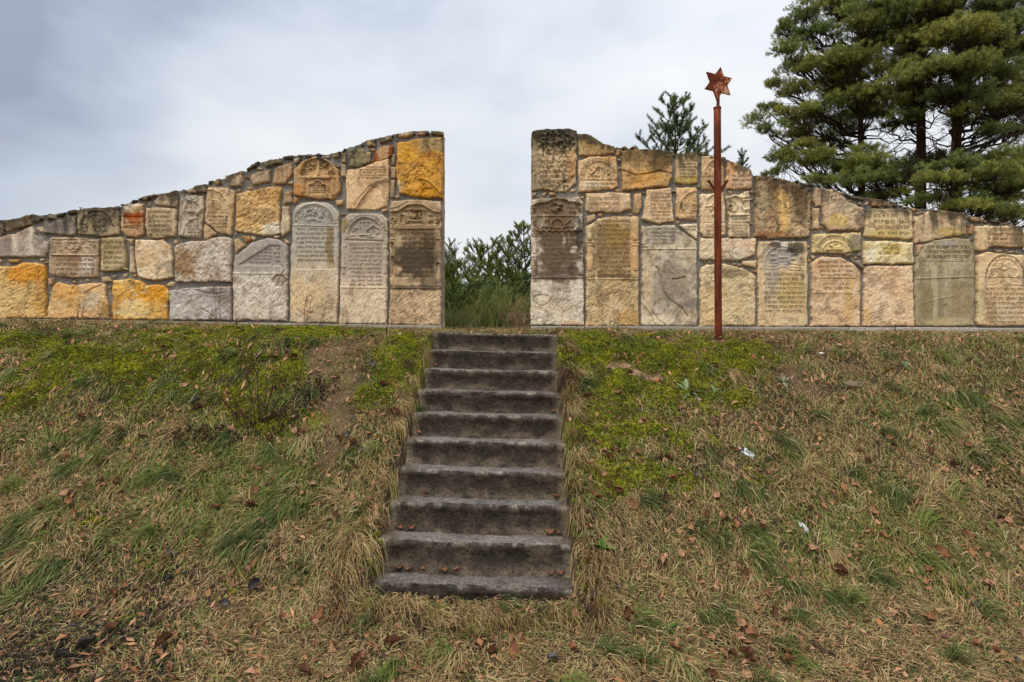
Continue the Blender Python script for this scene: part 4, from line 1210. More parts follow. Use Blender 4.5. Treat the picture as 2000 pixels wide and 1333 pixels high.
    S([(1584, 458), (1679, 455), (1679, 491), (1644, 496), (1585, 495)], (212, 184, 122), c2=(204, 172, 106), rough=.003, stains=[('patch', 1668, 474, 16, 20, (120, 110, 98), .75)], feats=[('arch', 1627, 496, 26, 24, 1.8, .007), ('leafy', 1627, 488, 18, 10, .008, 4, 21), ('arch', 1627, 496, 40, 36, 1.4, .004)], text=[('a', 1627, 497, 31, 29, 6)], label='yellowish arch top with carved leaves')
    S([(1479, 471), (1574, 473), (1576, 550), (1575, 601), (1577, 638), (1479, 639)], (214, 186, 140), c2=(206, 172, 122), rough=.003, prot=.04,
      stains=[('patch', 1522, 500, 40, 34, (156, 148, 138), .85), ('patch', 1506, 540, 16, 40, (166, 156, 142), .6), ('patch', 1550, 485, 22, 14, (52, 50, 34), .85), ('patch', 1508, 479, 18, 6, (58, 54, 38), .85), ('patch', 1545, 570, 30, 40, (190, 162, 92), .6), ('patch', 1530, 480, 8, 12, PALE, .6), ('patch', 1565, 541, 6, 6, DK, .7)],
      feats=[('arch', 1524, 518, 35, 36, 1.8, .007), ('rect', 1502, 488, 1514, 496, -.007), ('rect', 1502, 499, 1514, 506, -.007), ('rect', 1502, 508, 1514, 515, -.007), ('rect', 1542, 488, 1553, 496, -.007), ('rect', 1542, 499, 1553, 506, -.007), ('rect', 1542, 508, 1553, 515, -.007), ('rect', 1518, 490, 1536, 502, -.007), ('rect', 1518, 505, 1536, 514, -.006),
             ('line', [(1502, 517), (1516, 517), (1519, 514), (1536, 514), (1540, 518), (1553, 518)], 1.4, -.008), ('line', [(1497, 522), (1513, 523), (1522, 517), (1534, 518), (1542, 524), (1558, 525)], 1.2, -.005), ('line', [(1492, 529), (1514, 529), (1522, 524), (1532, 525), (1541, 530), (1563, 531)], 1.2, -.005)],
      text=[('a', 1524, 519, 39, 40, 6), ('b', 1486, 532, 1568, 612, 9)], label='tall gravestone with a carved panelled cabinet and mossy top corners')
    S([(1582, 514), (1603, 502), (1639, 504), (1664, 516), (1678, 532), (1677, 638), (1582, 638)], (216, 182, 138), c2=(208, 168, 122), rough=.004, stains=[('patch', 1608, 522, 22, 12, (190, 146, 96), .6), ('streak', 1655, 10, 540, 638, (196, 158, 96), .6)],
      feats=[('line', [(1597, 546), (1664, 546)], 2, -.008), ('rect', 1597, 549, 1656, 568, -.004), ('line', [(1582, 572), (1660, 573)], 1.3, .004), ('col', 1671, 538, 570, 4, .007), ('tool', [(1580, 575), (1680, 575), (1680, 640), (1580, 640)], 48, .005)], text=[('b', 1592, 508, 1660, 542, 4), ('b', 1600, 550, 1656, 568, 2)])
    for P in ([(1662, 511), (1677, 508), (1686, 522), (1685, 529)], [(1580, 499), (1594, 501), (1585, 509)], [(1650, 382), (1690, 387), (1687, 394), (1664, 391)], [(1695, 388), (1720, 391), (1718, 406), (1700, 404)], [(1722, 392), (1735, 396), (1735, 406), (1723, 405)], [(1562, 357), (1583, 361), (1572, 366)],
              [(1889, 423), (1918, 427), (1915, 435), (1891, 433)], [(1922, 427), (1959, 435), (1939, 437)], [(1936, 490), (1954, 488), (1952, 494), (1944, 497)], [(1960, 493), (1980, 490), (1976, 495), (1962, 497)], [(1888, 440), (1897, 440), (1896, 458), (1889, 458)], [(1785, 417), (1806, 412), (1800, 419), (1786, 423)], [(1646, 497), (1662, 494), (1660, 501), (1650, 503)]):
        S(P, random.choice([(190, 158, 116), (160, 144, 118), (196, 150, 98), (150, 130, 100)]), name='rubble_stone', edge=3, wob=.5)
    S([(1687, 412), (1705, 408), (1760, 408), (1778, 413), (1780, 466), (1770, 468), (1705, 465), (1687, 462)], (214, 186, 136), c2=(204, 172, 116), rough=.003, stains=[('below', 428, 406, (112, 100, 78), .8), ('patch', 1730, 458, 50, 10, (200, 172, 92), .6), ('patch', 1692, 420, 8, 16, (84, 76, 58), .7)], text=[('b', 1700, 416, 1772, 462, 4)])
    S([(1684, 471), (1740, 472), (1780, 474), (1781, 515), (1740, 517), (1684, 516)], (222, 198, 142), c2=(212, 184, 118), tool='chisel', ang=40, amp=.0045, rough=.005, stains=[('patch', 1735, 488, 20, 14, (190, 160, 74), .7), ('patch', 1695, 500, 14, 14, (230, 216, 190), .6)], feats=[('rect', 1706, 480, 1754, 500, -.004)], text=[('b', 1708, 481, 1753, 500, 2)], label='pale yellow chiselled block with two short lines of Hebrew')
    S([(1685, 523), (1700, 519), (1780, 520), (1783, 590), (1783, 638), (1683, 638)], (224, 188, 146), c2=(216, 176, 128), tool='chisel', ang=34, amp=.0045, rough=.004, stains=[('patch', 1738, 535, 24, 16, (190, 152, 118), .6), ('streak', 1692, 8, 600, 638, (206, 170, 100), .6)], label='plain pinkish chiselled slab left of the olive grey slab')
    S([(1783, 424), (1802, 416), (1822, 410), (1883, 417), (1884, 459), (1852, 464), (1804, 474), (1784, 477)], (204, 174, 132), c2=(190, 156, 112), rough=.008, stains=[('streak', 1818, 9, 410, 452, (64, 56, 42), .85), ('patch', 1855, 420, 36, 9, (104, 90, 60), .75), ('patch', 1850, 455, 30, 10, (190, 160, 74), .6)])
    S([(1802, 477), (1822, 470), (1861, 466), (1891, 468), (1899, 492), (1900, 566), (1901, 637), (1785, 638), (1784, 509)], (174, 158, 122), c2=(154, 138, 102), rough=.003, prot=.036,
      stains=[('patch', 1815, 590, 26, 60, (130, 120, 84), .7), ('streak', 1822, 6, 520, 630, (196, 184, 150), .5), ('streak', 1800, 6, 510, 630, (128, 116, 82), .6), ('streak', 1860, 8, 545, 620, (140, 124, 90), .5), ('patch', 1845, 476, 20, 6, GRY, .7), ('patch', 1875, 590, 26, 40, (150, 130, 92), .5), ('patch', 1850, 630, 60, 10, (190, 168, 124), .6)],
      feats=[('line', [(1795, 513), (1888, 513), (1892, 495)], 1.2, -.004), ('line', [(1786, 545), (1840, 543), (1899, 541)], 1.5, .005), ('line', [(1796, 594), (1830, 584), (1860, 578)], 1.2, .003)], text=[('b', 1800, 478, 1890, 506, 3)], label='olive grey smooth slab with three cut lines of Hebrew near its top')
    S([(1787, 479), (1801, 479), (1787, 503)], (204, 166, 124), name='rubble_stone', edge=3)
    S([(1902, 442), (1991, 441), (1997, 457), (1999, 484), (1928, 484), (1922, 491), (1902, 491)], (216, 182, 132), c2=(208, 168, 116), rough=.003, stains=[('patch', 1985, 464, 18, 24, (104, 88, 62), .8), ('patch', 1990, 448, 24, 8, (104, 92, 68), .7)], feats=[('arch', 1900, 452, 14, 10, 1.5, .004), ('line', [(1913, 446), (1913, 474)], 1.1, -.003)], text=[('b', 1918, 445, 1992, 481, 4)], label='last block at the upper right end of the wall')
    S([(1905, 500), (1920, 493), (1950, 496), (2008, 500), (2014, 520), (2030, 560), (2030, 637), (1905, 637)], (218, 186, 138), c2=(210, 172, 122), rough=.003, prot=.04, stains=[('patch', 1960, 610, 20, 24, (196, 180, 150), .5), ('patch', 1996, 530, 8, 30, (90, 78, 60), .6), ('patch', 1910, 600, 6, 50, (196, 188, 140), .6)],
      feats=[('arch', 1957, 543, 40, 46, 1.6, .005), ('arch', 1957, 543, 33, 38, 1.6, .005), ('ring', 1934, 534, 9, 2, .007), ('ros', 1934, 534, 6, .006), ('ring', 1974, 534, 9, 2, .007), ('ros', 1974, 534, 6, .006), ('spiral', 1947, 519, 5.5, 1, 1.6, .007), ('spiral', 1964, 519, 5.5, -1, 1.6, .007), ('line', [(1940, 523), (1955, 528), (1972, 522)], 1.6, .007), ('ring', 1937, 517, 2.5, 1.4, .006),
             ('line', [(1907, 543), (1995, 544)], 1.2, -.004), ('line', [(1926, 551), (1940, 551), (1948, 544), (1962, 544), (1972, 552), (1984, 552)], 1.1, -.004), ('line', [(1926, 558), (1943, 558), (1952, 551), (1960, 552), (1966, 559), (1996, 560)], 1.1, -.004)],
      text=[('a', 1957, 544, 36, 41, 4), ('b', 1914, 560, 1996, 634, 8)], label='round topped gravestone with two carved rosettes and scrolls at the right end')
    rubble(W, SIL_R, (1040, 1996), (635, 638), 60, 9)
    # the wall steps down beyond the picture's edge
    return W


build_left()
build_right()
# ---------------------------------------------------------------- the concrete stairs
def build_stairs():
    W = empty('concrete_stairs', (ST_C[0], ST_C[1] - 1.2, -1.6), 'worn dark concrete steps climbing the bank to the gap', 'stairs')
    c, s = math.cos(ST_YAW), math.sin(ST_YAW)
    roll = math.radians(1.25)
    for i in range(10):
        jr = random.Random(i * 7 + 1)
        v1 = -i * TREAD                   # nosing (front edge) of this step, local depth
        vb = v1 + TREAD + .03 if i else v1 + .34
        zt = -i * RISE
        nb = 34
        # section: from the back of the tread to the nosing, over the rounded worn edge, down the riser
        R = .032 + .012 * jr.random()
        prof = [(vb - (vb - v1 - R) * k / nb, 0.0, 0) for k in range(nb)]
        for a in np.linspace(0, math.pi / 2, 9):
            prof.append((v1 + R - R * math.sin(a), -R + R * math.cos(a), 1))
        h = RISE + .05
        cove = (.045 + .035 * min(1, i / 6) + .015 * jr.random())        # the riser coves out to meet the tread below
        und = -cove
        for k in range(1, 31):
            t = k / 30
            tt_ = min(1.0, t * h / RISE)
            prof.append((v1 + .004 * math.sin(min(1, tt_ * 1.6) * math.pi) - cove * tt_ ** 2.2, -R - (h - R) * t, 2))
        if i == 9:
            prof += [(v1 - .1, -.35, 2)]
        prof = np.array(prof)
        nx = 200
        us = np.linspace(-ST_W / 2 + (.04 if i == 9 else 0), ST_W / 2 - (.02 if i == 9 else 0), nx) + jr.uniform(-.010, .010)
        U = np.repeat(us[None], len(prof), 0)
        Vv = np.repeat(prof[:, :1], nx, 1)
        Z = np.repeat(prof[:, 1:2], nx, 1) + zt
        kind = np.repeat(prof[:, 2:3], nx, 1)
        sd = i * 31
        # wear: chips along the edge, hollowed tread, grain
        chip = np.clip(fbm(U / .22, U * 0 + i * 3.7, 3, sd) - .10, 0, 1) * (.04 + .05 * jr.random()) + np.clip(noise(U / .035, U * 0 + i, sd + 1) - .25, 0, 1) * .014
        near = np.exp(-((Vv - v1) / .035) ** 2) * np.exp(-((Z - zt) / .04) ** 2)
        Vv = Vv + chip * near
        Z = Z - chip * near * .8
        Z = Z - (kind < 1) * (.010 * np.exp(-(U / .4) ** 2) - .004 * fbm(U / .12, Vv / .12, 3, sd + 2))
        Vv = Vv + (kind > 1) * (.008 * fbm(U / .10, Z / .07, 4, sd + 3) + .0045 * fbm(U / .018, Z / .018, 2, sd + 4))
        Z = Z + (kind <= 1) * .003 * noise(U / .02, Vv / .02, sd + 4)
        end = np.minimum(U + ST_W / 2, ST_W / 2 - U)
        U = U + np.sign(U) * (-.012) * (1 - sm(end, 0, .03)) * near + .006 * noise(Vv / .06, Z / .06, sd + 6) * (end < .001)
        # colour: pale scoured edge and tread, risers blackened by lichen, foot painted lighter for the light its upturned cove catches
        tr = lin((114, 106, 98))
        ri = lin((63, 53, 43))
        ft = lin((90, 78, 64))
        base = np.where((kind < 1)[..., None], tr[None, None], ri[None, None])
        dz = zt - Z
        foot = sm(dz, RISE * .62, RISE * .98)
        n1 = fbm(U / .09, Z / .09 + Vv / .09, 4, sd + 7)
        foot = np.clip(foot * (.55 + n1 * .9), 0, 1)
        base = np.where((kind >= 1)[..., None], base * (1 - foot[..., None]) + ft * foot[..., None], base)
        edge = np.exp(-((dz) / .016) ** 2) * np.exp(-((Vv - v1) / .05) ** 2)
        edge = np.clip(edge * (.75 + 1.0 * fbm(U / .05, U * 0 + i * 3, 3, sd + 8)), 0, 1)[..., None]
        base = base * (1 - edge) + lin((138, 127, 114)) * edge
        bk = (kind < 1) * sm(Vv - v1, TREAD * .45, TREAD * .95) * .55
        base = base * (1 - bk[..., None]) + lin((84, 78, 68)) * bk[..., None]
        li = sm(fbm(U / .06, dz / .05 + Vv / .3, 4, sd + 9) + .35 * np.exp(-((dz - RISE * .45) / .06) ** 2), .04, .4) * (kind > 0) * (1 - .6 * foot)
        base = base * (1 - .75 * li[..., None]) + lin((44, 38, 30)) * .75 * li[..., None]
        wl = sm(noise(U / .005, (Z + Vv) / .005, sd + 10), .66, .9) * .0
        base = base * (1 - wl[..., None]) + lin((172, 162, 146)) * wl[..., None]
        side = (1 - sm(end, .02, .10)) * (kind > 0) * .5
        base = base * (1 - side[..., None]) + lin((128, 114, 94)) * side[..., None]
        base = base * (1 + .45 * n1 + .35 * noise(U / .014, (Z + Vv) / .012, sd + 11))[..., None]
        soil = np.clip((kind < 1) * (1.1 - end / .16 + .9 * fbm(U / .07, Vv / .07, 3, sd + 14)) * .6 + (kind < 1) * bk * (n1 > .1) * .5, 0, .8)[..., None]
        base = base * (1 - soil) + lin((84, 66, 46)) * soil
        base = base * jr.uniform(.86, 1.12)
        X = ST_C[0] + U * c - Vv * s
        Y = ST_C[1] + U * s + Vv * c
        ZZ = Z - U * math.sin(roll) * (1 + .0 * i) - .002
        P = np.stack([X, Y, ZZ], -1).reshape(-1, 3)
        n = len(prof)
        ii = np.arange(n * nx).reshape(n, nx)
        q = np.stack([ii[:-1, :-1], ii[1:, :-1], ii[1:, 1:], ii[:-1, 1:]], -1).reshape(-1, 4)
        mb = MB()
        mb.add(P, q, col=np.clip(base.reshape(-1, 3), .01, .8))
        # end faces
        zl = P[:, 2].min()
        for col_i, flip in ((0, 1), (nx - 1, 0)):
            E_ = P[ii[:, col_i]]
            B = E_.copy()
            B[:, 2] = np.minimum(zl, E_[:, 2] - .001) - .02
            k = len(E_)
            a = np.arange(k - 1)
            qq = np.stack([a, a + k, a + k + 1, a + 1], 1)
            if flip:
                qq = qq[:, ::-1]
            mb.add(np.concatenate([E_, B]), qq, col=lin((92, 82, 66)))
        mb.build('step', M_CONC, W)


build_stairs()


# ---------------------------------------------------------------- star post, steel loops, small finds
def build_post():
    x, y, g = ground_at(1403, 664)
    kk = y / F
    W = empty('star_post', (x, y, g), 'tall rusty steel post topped by a six pointed star before the right wall', 'memorial post')
    top = EYE + (640 - 212) * kk
    lean = -2 * kk
    r = 6.9 * kk
    mb = MB()
    hs = np.concatenate([np.linspace(g - .3, top, 14)])
    pts = [(x + lean * (h - g) / (top - g), y, h) for h in hs]
    mb.tube(pts, r, 20)
    mb.build('pole', M_RUST, W)
    mb = MB()
    tx = x + lean
    mb.tube([(tx, y, top - .012), (tx, y, top - .002), (tx, y, top + .010), (tx, y, top + .014)], [r * 1.02, r * 1.10, r * 1.10, r * .9], 20)
    mb.build('pole_cap', M_RUST, W)
    mb = MB()
    w = 3.3 * kk
    z1 = EYE + (640 - 186) * kk
    mb.tube([(tx + .008, y, top), (tx + .008, y, z1)], w, 4)
    mb.build('neck', M_RUST, W, smooth=False)
    # two short arms in a V
    za, zb = EYE + (640 - 353) * kk, EYE + (640 - 374) * kk
    for sg in (-1, 1):
        mb = MB()
        xm = x + lean * (za - g) / (top - g)
        mb.tube([(xm + sg * .5 * r, y, zb), (xm + sg * 19 * kk, y - .01, za)], 2.6 * kk, 4)
        mb.build('arm', M_RUST, W, smooth=False)
    # the star: a hollow-cheeked steel plate, thick at the middle, turned a little
    cz = EYE + (640 - 164) * kk
    cx = tx + .012
    R = 33 * kk
    yaw, rollr = math.radians(14), math.radians(7)
    ring = []
    for k in range(12):
        a = math.pi / 2 - k * math.pi / 6 - rollr
        rad = R if k % 2 == 0 else R / math.sqrt(3)
        ring.append((rad * math.cos(a), rad * math.sin(a)))
    V = []
    for ysgn in (-1, 1):
        for (u, v) in ring:
            V.append((cx + u * math.cos(yaw), y + u * math.sin(yaw) + ysgn * .012, cz + v))
    cf, cb = (cx, y - .014, cz), (cx, y + .014, cz)
    V += [cf, cb]
    f3 = []
    f4 = []
    for k in range(12):
        k2 = (k + 1) % 12
        f3 += [[24, k2, k], [25, 12 + k, 12 + k2]]
        f4.append([k, k2, 12 + k2, 12 + k])
    V = np.array(V)
    me = mesh_obj('star', V - np.array([cx, y, cz]), [np.array(f4), np.array(f3)], M_STAR, None, W, smooth=False)
    me.location = Vector((cx, y, cz)) - WL[W]


build_post()


def steel_loop(px, py, pts, label):
    x, y, z = ground_at(px, py)
    k = y / F
    mb = MB()
    P = []
    for (ax, ay, dy) in pts:
        P.append((x + (ax - px) * k, y + dy, z + (py - ay) * k + .0))
    # smooth
    P = np.array(P)
    t = np.linspace(0, len(P) - 1, 28)
    Q = np.stack([np.interp(t, np.arange(len(P)), P[:, j]) for j in range(3)], 1)
    Q = np.stack([np.convolve(np.pad(Q[:, j], 2, mode='edge'), [.1, .2, .4, .2, .1], 'valid') for j in range(3)], 1)
    mb.tube(Q, .0095, 8, lin((88, 68, 54)))
    o = mb.build('steel_loop', M_METAL)
    tag(o, label, 'steel loop')


steel_loop(1097, 745, [(1090, 752, .02), (1097, 743, 0), (1104, 735, -.02), (1109, 725, -.02), (1108, 719, -.02), (1104, 721, -.02), (1099, 731, -.01), (1094, 741, .02)], 'upright rusty steel bar loop beside the upper steps')
steel_loop(1122, 1010, [(1116, 1008, .02), (1128, 1009, -.04), (1142, 1009, -.09), (1153, 1002, -.11), (1156, 995, -.11), (1150, 990, -.08), (1136, 990, -.03), (1122, 994, .02)], 'flat rusty steel bar loop beside the lower steps')


def rock(px, py, wpx, label, col, flat=.6, name='rock'):
    x, y, z = ground_at(px, py)
    r = wpx / 2 * y / F
    mb = MB()
    n1, n2 = 14, 22
    th = np.linspace(0, math.pi, n1)
    ph = np.linspace(0, 2 * math.pi, n2, endpoint=False)
    T, Pp = np.meshgrid(th, ph, indexing='ij')
    d = np.stack([np.sin(T) * np.cos(Pp), np.sin(T) * np.sin(Pp), np.cos(T)], -1)
    rad = 1 + .28 * noise(d[..., 0] * 1.7 + 3, d[..., 1] * 1.7 + d[..., 2] * 2.1, int(px)) + .10 * noise(d[..., 0] * 5, d[..., 1] * 5 + d[..., 2] * 4, 4)
    P = d * rad[..., None] * np.array([r, r * .8, r * flat])
    P[..., 2] = np.clip(P[..., 2], -r * .4, r * flat * .85)
    V = (P + np.array([x, y, z + r * flat * .45])).reshape(-1, 3)
    ii = np.arange(n1 * n2).reshape(n1, n2)
    q = np.stack([ii[:-1], np.roll(ii[:-1], -1, 1), np.roll(ii[1:], -1, 1), ii[1:]], -1).reshape(-1, 4)
    c = lin(col)[None] * (1 + .3 * noise(V[:, 0] * 40, V[:, 2] * 40 + V[:, 1] * 30, 5))[:, None]
    mb.add(V, q, col=c)
    o = mb.build(name, M_MORTAR)
    tag(o, label, 'stone')


rock(1666, 757, 36, 'flat greyish stone lying in the grass of the right bank', (118, 106, 84), .5)
rock(786, 1120, 22, 'small pale pebble by the left end of the bottom step', (186, 170, 150), .8, 'pebble')
rock(1604, 693, 9, 'small white pebble below the right wall', (226, 218, 204), .7, 'pebble')


def sheet(name, px, py, wpx, hpx, ang, col, label, cat, mat):
    """a crumpled scrap with real thickness"""
    x, y, z = ground_at(px, py)
    k = y / F
    nu, nv = 12, 6
    u = np.linspace(-.5, .5, nu)
    v = np.linspace(-.5, .5, nv)
    U, Vv = np.meshgrid(u, v)
    tp = np.sqrt(np.clip(1 - (2 * U) ** 2, 0.03, 1))
    a = U * wpx * k
    b = Vv * hpx * k * 1.6 * tp
    ca, sa = math.cos(ang), math.sin(ang)
    X = a * ca - b * sa
    Y = a * sa + b * ca
    h = .03 + .018 * noise(U * 4, Vv * 3 + px, 3) + .012 * noise(U * 9, Vv * 7, 4)
    XX, YY = x + X, y + Y
    Z = gz(XX, YY) + h
    T = np.stack([XX, YY, Z], -1).reshape(-1, 3)
    B = T - np.array([0, 0, .0015])
    ii = np.arange(nu * nv).reshape(nv, nu)
    q = np.stack([ii[:-1, :-1], ii[:-1, 1:], ii[1:, 1:], ii[1:, :-1]], -1).reshape(-1, 4)
    mb = MB()
    mb.add(np.concatenate([T, B]), np.concatenate([q, q[:, ::-1] + nu * nv]), col=lin(col))
    o = mb.build(name, mat)
    tag(o, label, cat)


sheet('plastic_scrap', 1455, 890, 34, 12, -.5, (196, 204, 206), 'crumpled whitish plastic scrap lying on the right bank', 'litter', M_SCRAP)
sheet('feather', 1570, 1040, 20, 6, -.9, (206, 202, 198), 'small pale grey feather lying in the right hand grass', 'feather', M_SCRAP)


# ---------------------------------------------------------------- grass, moss, fallen leaves
def on_stairs(x, y, pad=0.0):
    u, v = st_local(x, y)
    return (u < ST_W / 2 + pad) & (u > np.where(v < -2.23, -ST_W / 2 + .04, -ST_W / 2) - pad) & (v > -2.53 - pad) & (v < .32)


def blades(n_cl, per, seed, region, lenr, liftr, colf, spread=.055, wr=(.0017, .0031), segs=3, randdir=.75, densf=None):
    r = np.random.default_rng(seed)
    m = n_cl * 6
    y = 2.35 + (region[0] - 2.35) * r.random(m) ** region[2]
    x = (r.random(m) * 2 - 1) * (y * .90 + 1.1)
    keep = ~on_stairs(x, y, .0)
    if densf is not None:
        keep &= r.random(m) < densf(x, y)
    keep &= ~((y > D - .02) & (np.abs(x + .3) > .6) & (y < D + .4))
    x, y = x[keep][:n_cl], y[keep][:n_cl]
    n = len(x)
    # combing: down the bank and outwards, wandering
    cd = np.where(x < -.2, math.pi * 1.5 - .75 - .1 * fbm(x / .8, y / .8, 2, seed), math.pi * 1.5 + .85)
    cd = cd + 1.3 * fbm(x / .55, y / .55, 3, seed + 1) + randdir * r.normal(size=n)
    cl = lenr[0] + (lenr[1] - lenr[0]) * r.random(n)
    lf = liftr[0] + (liftr[1] - liftr[0]) * r.random(n) ** 1.5
    cc = colf(x, y, r)
    # blades of each clump
    X = np.repeat(x, per) + r.normal(size=n * per) * spread
    Y = np.repeat(y, per) + r.normal(size=n * per) * spread
    A = np.repeat(cd, per) + r.normal(size=n * per) * .38
    L = np.repeat(cl, per) * (.55 + .6 * r.random(n * per))
    LF = np.repeat(lf, per) * (.4 + .9 * r.random(n * per))
    C = np.repeat(cc, per, 0) * (.72 + .56 * r.random((n * per, 1)))
    alt = r.random(n * per)
    C = np.where((alt < .10)[:, None], lin((182, 162, 118)) * (.7 + .5 * r.random((n * per, 1))), C)
    C = np.where(((alt > .10) & (alt < .17))[:, None], lin((120, 136, 70)) * (.7 + .6 * r.random((n * per, 1))), C)
    ok = ~on_stairs(X, Y, -.01) & ~((Y > D - .06) & (Y < D + .4) & ((X < -.83) | (X > .22)))
    X, Y, A, L, LF, C = X[ok], Y[ok], A[ok], L[ok], LF[ok], C[ok]
    N = len(X)
    wd = wr[0] + (wr[1] - wr[0]) * r.random(N)
    bend = r.normal(size=N) * .5
    t = np.linspace(0, 1, segs + 1)
    px, py = X.copy(), Y.copy()
    rows = []
    off = r.random(N) * .03
    ang = A.copy()
    for k, tk in enumerate(t):
        z = gz(px, py) + off * (tk > 0) + LF * np.sin(np.minimum(tk * 1.25, 1) * math.pi * .62) * (1 - .55 * tk ** 2) - (.01 if k == 0 else -.004)
        w = wd * (1 - .85 * tk ** 1.5)
        dx, dy = -np.sin(ang), np.cos(ang)
        tw = r.normal(size=N) * .5
        rows.append((px - dx * w, py - dy * w, z - tw * w, px + dx * w, py + dy * w, z + tw * w))
        st = L / segs
        px = px + np.cos(ang) * st
        py = py + np.sin(ang) * st
        ang = ang + bend / segs
    V = np.empty((N, segs + 1, 2, 3))
    for k, rw in enumerate(rows):
        V[:, k, 0] = np.stack(rw[:3], 1)
        V[:, k, 1] = np.stack(rw[3:], 1)
    base = np.arange(N)[:, None] * (segs + 1) * 2
    k = np.arange(segs)[None] * 2
    q = np.stack([base + k, base + k + 1, base + k + 3, base + k + 2], -1).reshape(-1, 4)
    c = np.repeat(C[:, None, :], (segs + 1) * 2, 1).reshape(-1, 3)
    return V.reshape(-1, 3), q, c


GP = {'straw': lin((170, 144, 100)), 'dead': lin((126, 99, 68)), 'olive': lin((132, 122, 64)), 'green': lin((106, 116, 52)), 'dkgreen': lin((76, 88, 42)), 'dark': lin((62, 52, 39))}


def grass_col(x, y, r):
    n = len(x)
    g = blob(x, y, GREEN) + .55 * fbm(x / .5, y / .5, 3, 61) + .17
    g = g - .25 * sm(-y, -3.9, -3.2)
    u = r.random(n)
    c = np.empty((n, 3))
    c[:] = GP['straw']
    c[u < .40] = GP['dead']
    c[u < .14] = GP['dark']
    gm = (r.random(n) < np.clip(g, .10, .85))
    v = r.random(n)
    c[gm] = GP['olive']
    c[gm & (v < .5)] = GP['green']
    c[gm & (v < .16)] = GP['dkgreen']
    dk = (sm(-x, 1.2, 2.6) * sm(-y, -4.4, -3.2))      # damp rotting leaves and grass at the lower left
    c[r.random(n) < .72 * dk] = lin((52, 46, 38))
    return c


